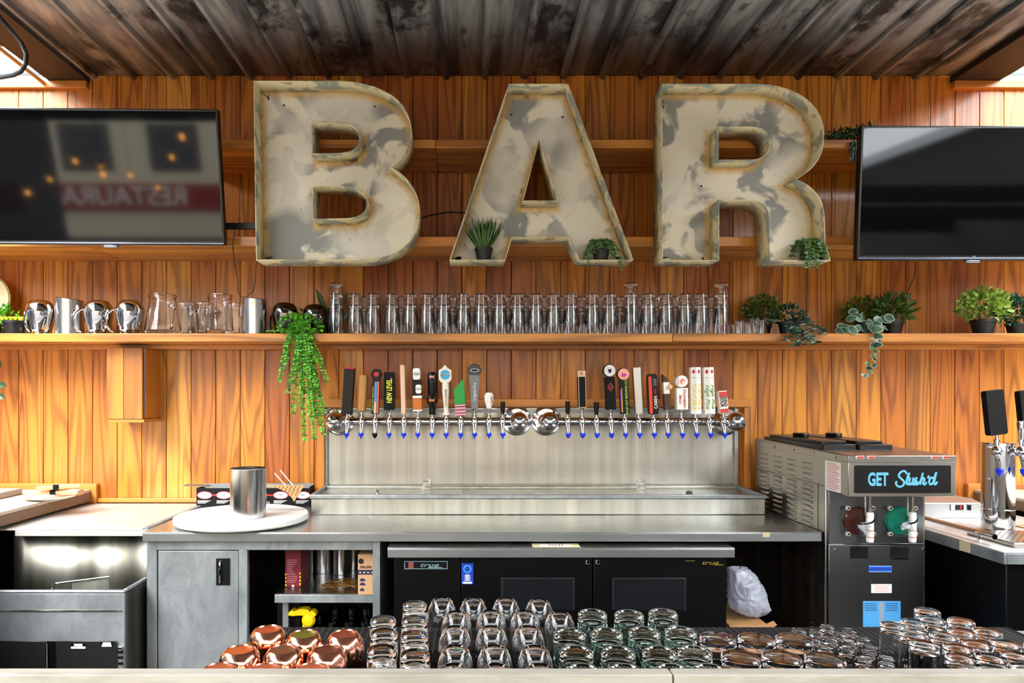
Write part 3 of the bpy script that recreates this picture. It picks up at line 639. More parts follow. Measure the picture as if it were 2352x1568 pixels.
MB().box(d(984), d(1016), FB-.0034, FB-.0026, e(1303.5), e(1302)).build('badge_underline', SILV, bd)
GOLD = mat('gold_script', '#a8902c', .4, .3)
lettering('door_script', 'true', GOLD, fg, (d(1630)-go[0], FB-.001-go[1], e(1292)-go[2]), .017, sx=1.7, shear=.35)
MB().box(d(1574), d(1596), FB-.0016, FB-.0005, e(1288), e(1286.8)).build('script_line', GOLD, fg); MB().box(d(1640), d(1661), FB-.0016, FB-.0005, e(1297.5), e(1296)).build('script_line', GOLD, fg)
sk = MB().box(d(1060), d(1087), FB-.0014, FB-.0004, e(1341), e(1293)).build('sticker', mat('sticker_blue', '#1b3fb0', .4), fg)
MB().lathe([(.0125, -.0006), (.0165, -.0006), (.0165, 0), (.0125, 0)], 20, (d(1073.5), FB-.0016, e(1306)), 'y', closed=True).build('sticker_ring', mat('sticker_cyan', '#5ab4e6', .4), sk)
for k in range(6): MB().box(d(1073.5)-.008-.005*(k % 2), d(1073.5)+.008+.005*(k % 2), FB-.002, FB-.0015, e(1320+k*2.6), e(1318.6+k*2.6)).build('sticker_print', WHITE, sk)
MB().box(d(1063), d(1084), FB-.002, FB-.0015, e(1339.5), e(1335.5)).build('sticker_footer', WHITE, sk)
nt = thing('taped_note', 'small white paper note with red lines taped on the fridge worktop', 'note', (PXX(1278, 2.9), 2.9, ft))
MB().box(PXX(1222, 2.9), PXX(1330, 2.9), 2.862, 2.935, ft+.0003, ft+.0012).build('tape_border', mat('yellowed_tape', '#ddd2a4', .6), nt)
MB().box(PXX(1240, 2.9), PXX(1312, 2.9), 2.868, 2.928, ft+.0013, ft+.002).build('paper', PAPER, nt)
for k, px in enumerate((1260, 1284, 1290)): MB().box(PXX(px, 2.9), PXX(px+1.6, 2.9), 2.872, 2.92, ft+.0021, ft+.0026).build('red_rule', RED, nt)
for k in range(5): MB().box(PXX(1264, 2.9), PXX(1281, 2.9), 2.876+k*.009, 2.879+k*.009, ft+.0021, ft+.0026).build('print_line', mat('grey_print', '#777', .6) if False else mat('grey_print', '#8a8a8a', .6), nt)
# ================================================================== left counter and sink
LY = 1600*.575/310; lx0, lx1 = PXX(34, LY), CX0-.003
lc = thing('side_counter', 'steel worktop lightened for daylight beside the sink, left of the cabinet', 'counter', (lx0+.2, LY, CZ-.04))
MB().box(-2.05, lx1, LY, WALL-.025, CZ-.006, CZ-.001).build('top', S_topLit, lc, .0015)
MB().box(lx0, lx1, LY, LY+.012, CZ-.03, CZ-.0065).build('front_lip', S_topLit, lc, .002)
MB().box(lx1-.028, lx1-.004, LY+.0, WALL-.03, CZ-.0005, CZ+.006).build('seam_strip', S_pan, lc, .002)
MB().box(-2.0, lx0+.1, 3.2, 3.66, 0, CZ-.04).build('stand', BLKM, lc)
SR = .695
snk = thing('bar_sink', 'stainless bar sink with high splash panel and dented front apron', 'sink', (PXX(150, 2.8), 2.9, 0))
sx1 = PXX(286, 2.78); sx0 = sx1-.64; sy0, sy1 = 2.78, 3.02; SR = PZZ(1356, 2.78)
N_ = 14; sp = MB()
for i in range(N_+1):        # splash panel, gently bowed
    a = i/N_; x = PXX(30, 3.0)+a*(bp(337)-.004-PXX(30, 3.0)); y = 3.005+.03*math.sin(a*PI)
    sp.v += [(x, y, SR-.2), (x, y, CZ-.032)]
for i in range(N_): sp.f.append((2*i, 2*i+2, 2*i+3, 2*i+1))
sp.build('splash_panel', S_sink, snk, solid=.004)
MB().box(sx0, sx1, sy0, sy0+.02, SR-.012, SR).build('front_rim', S_pan, snk, .005)
MB().box(sx1-.018, sx1, sy0+.0205, sy1-.03, SR-.012, SR).build('side_rim', S_pan, snk, .004)
MB().box(sx0, sx1-.001, sy0+.002, sy0+.014, .22, SR-.0125).build('apron', S_pan, snk, .002)
MB().box(sx1-.012, sx1-.001, sy0+.0145, 3.0, .22, SR-.0125).build('side_panel', S_sink, snk)
MB().box(sx0+.01, sx1-.013, sy0+.02, 3.0, SR-.22, SR-.2).build('basin_floor', S_sink, snk)
MB().box(sx0, sx1-.0125, sy0-.003, sy0+.0015, PZZ(1404, 2.78), PZZ(1400, 2.78)).build('apron_seam', S_sink, snk, .001)
dv = thing('sink_divider', 'thin bent steel lid standing in the sink with a wire grip', 'lid', (PXX(190, 2.85), 2.85, SR-.1))
MB().prism([(PXX(165, 2.84), SR-.1), (PXX(251, 2.84), SR-.1), (PXX(251, 2.84), PZZ(1325, 2.84)), (PXX(165, 2.84), PZZ(1340, 2.84))], 2.84, 2.844).build('plate', S_sink, dv)
MB().tube([(PXX(120, 2.79), 2.787, SR+.004), (PXX(121, 2.8), 2.8, PZZ(1342, 2.8)), (PXX(128, 2.82), 2.82, PZZ(1340, 2.82)), (PXX(251, 2.84), 2.842, PZZ(1325, 2.84))], .004).build('wire_grip', CHROME, dv)
gwz = thing('glass_washer', 'dark undercounter machine front with two warning labels below the sink', 'appliance', (PXX(150, 2.8), 2.8, 0))
gy = 2.7755; a_ = lambda px: PXX(px, gy); b_ = lambda py: PZZ(py, gy)
for p, q in ((-60, 106), (130, 268)): MB().box(a_(p), a_(q), gy-.004, gy+.0, b_(1545), b_(1471)).build('panel', mat('smoked_panel', '#232324', .3, .3), gwz, .003)
MB().box(a_(107), a_(128), gy-.002, gy+.0, b_(1545), b_(1472)).build('handle_gap', BLK, gwz)
MB().tube([(a_(110), gy-.008, b_(1475)), (a_(110), gy-.008, b_(1530))], .004).build('grip', CHROME, gwz)
wg = gwz['_org']
lw_ = mat('label_white', '#d8e4e6', .5)
lb = MB().box(a_(164), a_(199), gy-.0055, gy-.0045, b_(1489), b_(1476)).build('warning_label', BLK, gwz)
for p, q_, r, t_ in ((172, 191, 1482, 1477), (165, 176, 1488, 1483), (177, 198, 1488, 1483)): MB().box(a_(p), a_(q_), gy-.0062, gy-.0056, b_(r), b_(t_)).build('label_block', lw_, lb)
lb = MB().box(a_(233), a_(261), gy-.0055, gy-.0045, b_(1485), b_(1472)).build('warning_label', BLK, gwz)
for k in range(4): MB().box(a_(238-k), a_(256+k*.8), gy-.0062, gy-.0056, b_(1475.5+k*2.6), b_(1473.6+k*2.6)).build('label_line', lw_, lb)
for k, py in enumerate((1487, 1496, 1508, 1522)): MB().box(a_(272), a_(283), gy-.007, gy+.0, b_(py+3.5), b_(py-3.5)).build('switch', BLK if k else CHROME, gwz, .002)
# ================================================================== tap rails and beer taps
RY, RZ = 3.54, PZZ(968, 3.54)
def rail(label, pa, pb):
    xa, xb = PXX(pa, RY), PXX(pb, RY); o = thing('tap_rail', label, 'tap rail', ((xa+xb)/2, RY, RZ))
    MB().tube([(xa, RY, RZ), (xb, RY, RZ)], .021, 16).build('pipe', CHROME, o)
    for x in (xa, xb):
        MB().lathe([(0, -.062), (.02, -.058), (.038, -.044), (.047, -.02), (.05, 0), (.047, .012), (.03, .02), (.03, .14), (0, .14)], 28, (x, RY, RZ), 'y').build('end_dome', CHROME, o)
        MB().lathe([(.03, -.018), (.062, -.016), (.066, -.01), (.074, -.007), (.08, 0), (0, 0)], 32, (x, 3.6875, RZ), 'y').build('wall_flange', CHROME, o)
    return o
rail('polished tap rail holding the taps with the green wedge and grey round-topped handles', 768, 1192)
rail('polished tap rail holding the taps with the twin white six-sided handles', 1262, 1690)
TYP = 3.47
tap0 = {}
fa = MB().tube([(0, .056, 0), (0, .0, 0)], .011, 12).lathe([(.0, -.016), (.012, -.014), (.016, -.004), (.016, .004), (.012, .014), (.009, .02), (.012, .023), (.012, .03), (.008, .033), (.007, .045), (.0, .045)], 14)
fa.tube([(0, 0, -.006), (0, -.008, -.022), (0, -.017, -.04), (0, -.02, -.054)], [.011, .0095, .0085, .008], 12).lathe([(0, -.02), (.008, -.019), (.009, -.014), (.006, -.012), (0, -.012)], 12, (0, 0, .002), 'y')
fa_me = fa.mesh('faucet'); fa_me.materials.append(CHROME)
pl_me = MB().lathe([(0, -.026), (.0035, -.024), (.004, -.016), (.011, -.011), (.0135, -.002), (.012, .004), (0, .004)], 14, (0, -.02, -.056)).mesh('plug'); pl_me.materials.append(BLUE)
pl2_me = MB().lathe([(0, -.024), (.006, -.02), (.0125, -.01), (.0135, -.002), (.012, .004), (0, .004)], 14, (0, -.02, -.056)).mesh('plug'); pl2_me.materials.append(BLUE)
S_ = TYP/FPX            # metres per picture pixel at the taps
def tap(px, desc, bot, top, dark=False, alt=False):
    o = thing('beer_tap', desc, 'beer tap', (PXX(px, TYP), TYP, RZ)); o['_org'] = [0, 0, 0]
    link('faucet', fa_me, None, o)
    pl = link('plug', pl2_me if alt else pl_me, None, o)
    if dark:
        me = pl2_me.copy(); me.materials.clear(); me.materials.append(BLK); pl.data = me
    return o, .0455, (bot-968)*-S_, (top-968)*-S_         # neck, handle bottom and top in local z
def neck(o, b): MB().lathe([(.007, .044), (.0085, .05), (.0105, b), (0, b)], 12).build('ferrule', CHROME, o, world=False)
def lean(mb, a, piv): return mb.xf(Matrix.Translation((0, 0, piv)) @ Matrix.Rotation(R(a), 4, 'Y') @ Matrix.Translation((0, 0, -piv)))
class H:      # handle with a lean: parts share the same rotation
    def __init__(s, px, desc, bot, top, a=0, **kw):
        s.o, _, s.b, s.t = tap(px, desc, bot, top, **kw); s.a = a; neck(s.o, max(s.b, .046)); s.h = s.t-s.b; s.root = None
    def part(s, name, mb, m, bev=0, sub=True):
        mb.xf(Matrix.Translation((0, 0, s.b))); lean(mb, s.a, s.b)
        p = mb.build(name, m, s.root if (s.root and sub) else s.o, bev, world=False)
        if s.root is None: s.root = p
        return p
    def text(s, str_, m, z, size, y=-.0125, rot=-90, sx=1, shear=0, dx=0, bold=0):
        # vertical lettering on the front face
        p = Matrix.Translation((0, 0, s.b)) @ Matrix.Rotation(R(s.a), 4, 'Y') @ Vector((dx, y, z))
        e = (Matrix.Rotation(R(s.a), 4, 'Y') @ Matrix.Rotation(R(90), 4, 'X') @ Matrix.Rotation(R(rot), 4, 'Z')).to_euler()
        l = lettering('lettering', str_, m, s.root, p, size, rot=tuple(math.degrees(q) for q in e), sx=sx, shear=shear, bold=bold); return l
def slab(w_, d, h, z0=0): return MB().box(-w_/2, w_/2, -d/2, d/2, z0, z0+h)
def disc(r, d, z, y=0, seg=24): return MB().lathe([(0, -d/2), (r*.9, -d/2), (r, -d/2+.003), (r, d/2), (0, d/2)], seg, (0, y, z), 'y')
def face(r, z, y, d=.0008): return MB().lathe([(0, -d), (r, -d), (r, 0), (0, 0)], 24, (0, y, z), 'y')
h = H(797.5, 'beer tap with a tall square black handle topped in red', 949, 843, 3.5)
h.part('handle', slab(.05, .045, h.h-.006), BLK, .002); h.part('red_cap', slab(.05, .045, .006, h.h-.006), mat('red_cap', '#d01838', .4), .001)
h = H(830.5, 'beer tap with a plain rounded honey-coloured wooden handle', 944, 859, 3)
h.part('handle', slab(.041, .03, h.h), wood('oak_handle', ['#c08a42', '#b87f38'], 'z', .4, 4), .008)
h = H(862, 'beer tap with a black round-headed handle and sunset painted shaft', 949, 846, 2, dark=True, alt=True)
h.part('handle', slab(.036, .03, h.h-.045), BLK, .003); h.part('head', disc(.026, .03, h.h-.026), BLK)
h.part('red_emblem', face(.012, h.h-.026, -.0155), RED); h.part('blue_band', MB().box(-.006, .006, -.0162, -.0152, .004, .16), mat('dusk_blue', '#5a86d0', .4)); h.part('sand_band', MB().box(-.006, .004, -.0166, -.0163, .004, .06), TAN)
h.part('orange_band', MB().box(.008, .0165, -.0162, -.0152, .004, .162), mat('sunset_orange', '#d8642c', .4)); h.text('ALLEY KAT BREWING', LIME, .075, .0065, -.0158, 90, dx=-.0125, sx=1.35)
h = H(894.5, 'beer tap with a rounded black paddle lettered in yellow', 940, 853, 0)
h.part('handle', MB().prism(rrect(-.027, .027, 0, h.h, .008), -.011, .011), BLKM, .002); h.text('NEW LEVEL', mat('acid_yellow', '#e2e81c', .4), h.h/2, .026, -.0125, 90, dx=.002, sx=.62, bold=.02)
for k, z in enumerate((.06, .078, .155)): h.part('purple_mark', MB().prism([(-.012+.008*k, z), (-.006+.008*k, z+.008), (-.0+.008*k, z), (-.006+.008*k, z-.006)], -.0122, -.0112), PURP)
h = H(928, 'beer tap with a thin pale wooden plank handle turned edge on', 949, 837, -1.5)
h.part('handle', slab(.022, .06, h.h), mat('pale_maple', '#e6bf9c', .5), .004); h.part('pink_print', MB().box(-.0118, -.011, -.024, .02, .06, h.h-.03), PINK)
h = H(960, 'beer tap with an orange, black and white can-shaped handle', 942, 844, -2, )
h.part('handle', slab(.046, .04, .062), ORG, .004); h.part('black_band', slab(.047, .041, .078, .077), BLK, .003); h.part('white_band', slab(.046, .04, .014, .0625), WHITE, .003)
h.part('white_foot', slab(.048, .042, .007, -.001), WHITE, .002); h.part('top_lozenge', MB().prism(rrect(-.018, .018, h.h-.058, h.h, .01), -.016, .016), WHITE, .003)
h.part('front_lozenge', MB().prism(rrect(-.006, .022, .086, .13, .009), -.0225, -.0208), WHITE); h.text('TEA', INK, h.h-.03, .013, -.017, 0); h.text('TEA', INK, .108, .011, -.0232, 0, dx=.008)
h = H(993, 'beer tap with a knobbly black handle and small orange badge', 951, 853, 0)
h.part('handle', MB().lathe([(0, 0), (.017, 0), (.016, .05), (.02, .07), (.024, .13), (.024, h.h-.01), (.018, h.h), (0, h.h)], 16), BLK); h.part('knob', MB().lathe([(0, -.03), (.02, -.024), (.028, -.008), (.028, .008), (.02, .024), (0, .03)], 16, (0, -.008, .072)), BLK)
h.part('orange_badge', MB().box(-.016, .012, -.0372, -.0345, .066, .078), ORG, .001); h.part('top_badge', MB().box(-.014, .01, -.0255, -.0225, h.h-.03, h.h-.018), mat('badge_salmon', '#e08a70', .5), .001)
h = H(1025, 'beer tap with a cream baluster handle and round blue badge', 951, 828, -1.5)
h.part('handle', MB().lathe([(0, 0), (.018, 0), (.018, .006), (.013, .012), (.012, .04), (.018, .12), (.017, .15), (.013, .165), (0, .165)], 18), CREAM)
h.part('head', MB().prism([(-.02, .16), (.02, .16), (.032, .175), (.032, .222), (.014, .232), (.008, .24), (.0, .25), (-.008, .24), (-.014, .232), (-.032, .222), (-.032, .175)], -.014, .014), CREAM, .003)
h.part('blue_badge', face(.024, .199, -.0145), SKYB); h.part('badge_band', MB().prism([(-.027, .19), (.027, .204), (.027, .212), (-.027, .198)], -.0166, -.0156), CREAM)
h.text('BELGIAN MOON', INK, .201, .006, -.0172, 14.5, sx=.75); h.text('BELGIAN WHITE', INK, .083, .0085, -.0186, -90, sx=1.0)
h = H(1058, 'beer tap with a green slanted wedge handle over pink stripes', 952, 871, -3)
h.part('handle', MB().prism([(-.027, .054), (.027, .054), (.025, h.h), (.014, h.h-.004), (-.027, .13)], -.02, .02), GRN, .002); h.part('pink_foot', slab(.054, .04, .0535), PINK, .001)
for k in range(3): h.part('stripe', MB().box(-.0275, .0275, -.0206, -.0201, .008+k*.016, .014+k*.016), mat('pale_stripe', '#6e4a3c', .5))
h = H(1090, 'beer tap with a tapered grey handle and round black cap badge', 938, 834, 0)
h.part('handle', MB().prism([(-.016, 0), (.016, 0), (.026, .17), (-.026, .17)], -.012, .012), GREY, .002); h.part('head', disc(.033, .022, h.h-.033), mat('badge_dark', '#2b3036', .25), 0)
h.part('badge_oval', MB().prism(arc(0, h.h-.033, .022, .008, 0, 350, 20), -.0122, -.0112), WHITE); h.part('badge_oval_inner', MB().prism(arc(0, h.h-.033, .019, .006, 0, 350, 20), -.013, -.0123), BLK); h.text('Original Dry', WHITE, .085, .013, -.0128, 90)
h = H(1123, 'beer tap with a short bulbous white handle', 937, 900, 0)
h.part('handle', MB().lathe([(0, 0), (.011, 0), (.014, .012), (.022, .04), (.023, .064), (.016, .079), (0, .082)], 18), WHITE); h.part('red_squiggle', MB().prism([(.006, .03), (.014, .04), (.008, .05), (.014, .062), (.018, .06), (.013, .05), (.018, .04), (.012, .03)], -.0215, -.017), RED)
h = H(1154.5, 'beer tap with a small plain black lever beside the middle dome', 950, 921, 1)
h.part('handle', MB().lathe([(0, 0), (.009, 0), (.0115, .03), (.011, h.h), (0, h.h)], 14), BLK)
# ---- second rail
h = H(1304, 'beer tap with a small plain black lever next to the flanged dome', 950, 920, -1, alt=True)
h.part('handle', MB().lathe([(0, 0), (.009, 0), (.0115, .03), (.011, h.h), (0, h.h)], 14), BLK)
h = H(1337, 'beer tap with a square black handle edged in tan wood', 935, 850, -1.5, alt=True)
h.part('handle', slab(.037, .037, h.h), TAN, .002); h.part('front_panel', MB().box(-.0155, .0155, -.0195, -.0187, .004, h.h-.03), BLKM); h.part('side_panel', MB().box(-.0195, -.0187, -.0155, .0155, .004, h.h-.03), BLKM); h.text('K', INK, h.h-.015, .015, -.0192, 0)
h = H(1370, 'beer tap with a small black lever between two tall handles', 951, 922, -1, alt=True)
h.part('handle', MB().lathe([(0, 0), (.009, 0), (.014, .04), (.013, h.h), (0, h.h)], 14), BLK)
h = H(1403, 'beer tap with a black shaft, red hop print and white round emblem', 939, 835, -2.5, alt=True)
h.part('handle', slab(.048, .036, h.h-.064), BLKM, .002); h.part('head', disc(.032, .03, h.h-.032), BLK); h.part('white_emblem', face(.029, h.h-.032, -.0155), PAPER)
for k, r in enumerate((.0275, .017)): h.part('emblem_ring', MB().lathe([(r-.001, -.0006), (r, -.0006), (r, 0), (r-.001, 0)], 24, (0, -.0165, h.h-.032), 'y', closed=True), INK)
h.part('emblem_shield', MB().prism([(-.009, h.h-.024), (.009, h.h-.024), (.008, h.h-.038), (0, h.h-.046), (-.008, h.h-.038)], -.0172, -.0164), INK)
for k, (a, b) in enumerate([(0, .128), (-.008, .12), (.008, .12), (-.011, .11), (0, .112), (.011, .11), (-.006, .102), (.006, .102), (0, .095)]): h.part('hop_scale', MB().prism([(a-.005, b), (a, b-.006), (a+.005, b), (a, b+.006)], -.019, -.0182), mat('hop_red', '#8c2c34', .5))
h = H(1435, 'beer tap with a black shaft lettered in lime and a pink round emblem', 949, 843, -2.5)
h.part('handle', slab(.044, .034, h.h-.06), BLK, .004); h.part('head', disc(.032, .03, h.h-.032), BLK); h.part('pink_emblem', face(.029, h.h-.032, -.0155), mat('emblem_pink', '#e39a8c', .5)); h.part('emblem_core', face(.021, h.h-.032, -.0165), mat('emblem_peach', '#f0b08a', .5))
h.part('emblem_shape', MB().prism([(-.016, h.h-.04), (0, h.h-.048), (.016, h.h-.04), (.006, h.h-.026), (0, h.h-.03), (-.008, h.h-.022), (-.012, h.h-.034)], -.018, -.0174), MAG); h.text('ALLEY KAT BREWING CO.', LIME, h.h/2-.03, .0105, -.0178, 90, dx=.009, sx=.98, bold=.01)
h.part('yellow_line', MB().box(-.016, -.012, -.0178, -.0172, .01, .13), mat('amber_line', '#d8a02c', .5)); h.part('purple_line', MB().box(-.0215, -.017, -.0178, -.0172, .01, .12), PURP)
h = H(1467, 'beer tap with a plain square brushed aluminium handle', 949, 842, -3.5)
h.part('handle', slab(.037, .037, h.h), steel('aluminium_bar', '#b4b4b2', .3, 'z'), .002)
h = H(1500.5, 'beer tap with a black and orange-red rounded handle', 950, 857, -2.5)
h.part('handle', MB().prism(rrect(-.024, .024, -.001, h.h, .014), -.016, .016), BLK, .003); h.part('red_side', MB().prism(rrect(-.0215, -.006, .004, h.h-.012, .007), -.0185, -.0165), mat('fire_red', '#d8401c', .3), .001)
h.part('grey_window', MB().box(.002, .019, -.0175, -.0165, h.h-.06, h.h-.024), mat('slate', '#4a5660', .4)); h.text('CABIN', WHITE, .06, .016, -.0172, 90, dx=.011, sx=.95, bold=.015)
for k in range(3): h.part('red_rule', MB().box(.004+k*.004, .0055+k*.004, -.0175, -.0166, .1, .128), RED)
h = H(1532, 'beer tap with a slim brown and white handle bearing a small rosette', 939, 858, -3)
h.part('handle', slab(.03, .03, .078), BRN, .002); h.part('white_middle', slab(.029, .029, .058, .0785), WHITE, .002); h.part('slant_tip', MB().prism([(-.016, .137), (.014, .137), (.014, .147), (-.016, h.h)], -.0155, .0155), BRN, .001)
h.part('rosette', MB().lathe([(0, -.012), (.008, -.01), (.014, -.002), (.012, .004), (0, .004)], 7, (.014, -.02, .112), 'y'), TAN)
h = H(1565, 'beer tap with a white box handle lettered in red under a round drum', 939, 860, -1)
h.part('handle', slab(.056, .045, h.h-.064), WHITE, .002); h.part('head', disc(.03, .04, h.h-.031), WHITE); h.part('pink_fruit', MB().prism(arc(.002, h.h-.032, .012, .014, 0, 345, 16), -.022, -.0207), mat('coral', '#e08a78', .5)); h.part('fruit_hole', MB().prism(arc(.006, h.h-.037, .006, .006, 0, 345, 12), -.0228, -.0221), WHITE)
h.text('STRAWBERRY', RED, (h.h-.064)/2, .0125, -.0232, -90, dx=.009, sx=.85, bold=.01); h.text('SMASH', RED, (h.h-.064)/2-.004, .0125, -.0232, -90, dx=-.012, sx=.85, bold=.01); h.text('COCO', RED, h.h-.03, .007, -.0208, -90, dx=-.02)
def hexa(w_, h0): return MB().prism([(w_/2*math.cos(R(a)), w_/2*math.sin(R(a))) for a in (0, 60, 120, 180, 240, 300)], 0, h0, 'xy')
def hexface(h, side, z, mb_pts, m, name):
    pass
for px, lab, s_, c_, an, sh_ in ((1597.5, 'beer tap with a white six-sided handle lettered in yellow capitals', 'TURNTABLE', mat('yellow_letters', '#e8cc1c', .4), -1, 0), (1629, 'beer tap with a white six-sided handle lettered in green script', 'High Five', mat('green_letters', '#5a9a30', .4), -2, .4)):
    h = H(px, lab, 949, 842, an)
    rot = 30; mb = MB().prism([(.029*math.cos(R(a+rot)), .029*math.sin(R(a+rot))) for a in range(0, 360, 60)], 0, h.h, 'xy')
    h.part('handle', mb, mat('gloss_white', '#f4f2ee', .25), .001)
    for sg_ in (-1, 1):      # the two faces meeting at the front edge
        ang = R(-90+30*sg_); nx, ny = math.cos(ang), math.sin(ang); tx, ty = -ny*1, nx
        if tx < 0: tx, ty = -tx, -ty
        ap = .029*math.cos(R(30))+.0006
        dm = MB()
        for q in ((-.009, 0), (0, -.012), (.009, 0), (0, .012)): dm.v.append((nx*ap+tx*q[0], ny*ap+ty*q[0], h.h-.022+q[1]))
        dm.f.append((0, 1, 2, 3)); h.part('diamond', dm, mat('diamond_red', '#b81c2c', .4))
        bm_ = MB()
        for q in ((-.006, -.0012), (.006, -.0012), (.006, .0012), (-.006, .0012)): bm_.v.append((nx*ap+tx*q[0], ny*ap+ty*q[0], h.h-.052+q[1]))
        bm_.f.append((0, 1, 2, 3)); h.part('dash', bm_, INK)
        Mx = Matrix.Translation((0, 0, h.b)) @ Matrix.Rotation(R(h.a), 4, 'Y')
        pos = Mx @ Vector((nx*ap, ny*ap, (h.h-.05)/2-.004))
        eu = (Matrix.Rotation(R(h.a), 4, 'Y') @ Matrix.Rotation(ang+PI/2, 4, 'Z') @ Matrix.Rotation(R(90), 4, 'X') @ Matrix.Rotation(R(-90), 4, 'Z')).to_euler()
        lettering('lettering', s_, c_, h.root, pos, .0185 if not sh_ else .019, rot=tuple(math.degrees(q) for q in eu), sx=.9 if not sh_ else 1.2, shear=sh_, bold=.01)
h = H(1661.5, 'beer tap with a short red and white box handle, tilted', 947, 896, -5)
h.part('handle', slab(.042, .034, h.h), mat('box_white', '#efe6de', .4), .001); h.part('red_top', MB().box(-.02, .02, -.0182, -.0174, h.h-.03, h.h-.004), mat('dino_red', '#c8403c', .4)); h.part('red_foot', MB().box(-.0205, .0205, -.0182, -.0174, .002, .022), mat('dino_red', '#c8403c', .4))
h.text('DINO', INK, .056, .0155, -.0186, -90, dx=.0085, sx=.85, bold=.03); h.text('SOUR', INK, .056, .0155, -.0186, -90, dx=-.0095, sx=.85, bold=.03)
# ================================================================== frozen drink machine
MX0, MX1 = 1.482, 1.897; MYF, MYR, MZT = 2.87, 3.60, EYE-.238; HYF = 2.712
mc = thing('slush_machine', 'tall stainless frozen drink machine with two spouts and black sign panel', 'slush machine', ((MX0+MX1)/2, 3.2, 0))
mo = mc['_org']; mz = lambda py: PZZ(py, MYF); mx = lambda px: PXX(px, MYF)
zmid = mz(1249); zhb = PZZ(1141, HYF)
MB().box(MX0, MX1, MYF+.02, MYR, .12, zhb+.02).build('cabinet', S_mach, mc, .004)
hd = MB().prism([(HYF, zhb), (HYF, MZT-.001), (MYR, MZT+.012), (MYR, zhb+.0205), (MYF+.1, zhb+.0205), (MYF+.01, zhb+.02)], MX0-.002, MX1+.002, 'yz').build('head', S_mach, mc, .003)
MB().box(MX0-.003, MX1+.003, HYF-.003, MYR, MZT-.028, MZT-.001).build('top_band', S_mach, mc, .002)
up = MB().box(MX0+.004, MX1-.02, MYF+.0, MYF+.0195, zmid, zhb+.015).build('dispensing_panel', S_dark, mc, .002)
lp = MB().box(MX0+.004, MX1-.02, MYF+.0, MYF+.0195, .4, zmid-.004).build('lower_panel', S_dark, mc, .002)
MB().box(MX0+.004, MX1-.02, MYF-.002, MYF+.001, zmid-.004, zmid).build('panel_edge', CHROME, lp)
for x in (mx(1918), mx(2120)): MB().lathe([(0, -.004), (.005, -.003), (.006, 0), (0, 0)], 10, (x, MYF, mz(1262)), 'y').build('rivet', CHROME, lp)
# black lit sign
hx = lambda px: PXX(px, HYF); hz = lambda py: PZZ(py, HYF)
sp_ = MB().prism(rrect(hx(1962), hx(2183), hz(1132), hz(1068), .006), HYF-.0035, HYF-.0003).build('sign_panel', mat('sign_black', '#131314', .3), mc, .001)
LB = mat('pale_blue_letters', '#62b2d2', .45)
lettering('sign_lettering', 'GET', LB, sp_, (hx(2015)-mo[0], HYF-.0042-mo[1], hz(1101.5)-mo[2]), .049, sx=.62, bold=.035)
def script(strokes, x0, z0, k, r):
    mb = MB()
    for st_ in strokes:
        P = [Vector((x0+a*k, HYF-.0046, z0-b*k)) for a, b in st_]; out = []
        for i in range(len(P)-1):
            p0, p1, p2, p3 = P[max(i-1, 0)], P[i], P[i+1], P[min(i+2, len(P)-1)]
            for q in range(5):
                t_ = q/5; out.append(.5*((2*p1)+(p2-p0)*t_+(2*p0-5*p1+4*p2-p3)*t_*t_+(3*p1-p0-3*p2+p3)*t_**3))
        out.append(P[-1]); n0 = len(mb.v); mb.tube(out, r, 8)
        for i in range(n0, len(mb.v)): mb.v[i] = (mb.v[i][0], HYF-.0046+(mb.v[i][1]-HYF+.0046)*.15, mb.v[i][2])
    return mb
SS = [[(1440, 510), (1425, 475), (1395, 465), (1345, 490), (1325, 540), (1360, 580), (1400, 620), (1395, 670), (1345, 700), (1295, 680), (1280, 640), (1300, 620)],
      [(1425, 650), (1455, 590), (1480, 490), (1455, 560), (1440, 640), (1465, 665), (1490, 630)], [(1495, 560), (1480, 640), (1500, 665), (1530, 630), (1545, 560), (1530, 650), (1550, 665), (1575, 620)],
      [(1600, 560), (1570, 600), (1600, 630), (1590, 665), (1560, 660)], [(1595, 665), (1635, 640), (1665, 570), (1685, 490), (1665, 580), (1645, 670), (1665, 590), (1700, 570), (1705, 600), (1690, 650), (1715, 665), (1740, 630)],
      [(1775, 530), (1760, 575)], [(1845, 570), (1800, 570), (1780, 620), (1795, 665), (1835, 640), (1860, 560), (1885, 485), (1865, 570), (1850, 640), (1870, 665), (1900, 625)]]
k_ = (HYF/FPX)/6.533
script(SS, hx(1860+1280/6.533)-1280*k_, hz(1010), k_, .0042).build('sign_script', LB, sp_, 0, 60)
for px in (1973, 1999.5, 2145, 2171):
    b = MB().box(hx(px-9), hx(px+9), HYF-.006, HYF-.0032, hz(1053), hz(1046.5)).build('indicator', PAPER, mc, .001)
    MB().box(hx(px-6.5), hx(px+8), HYF-.0075, HYF-.0062, hz(1052), hz(1047.5)).build('red_lens', mat('indicator_red', '#d0402c', .3), b)
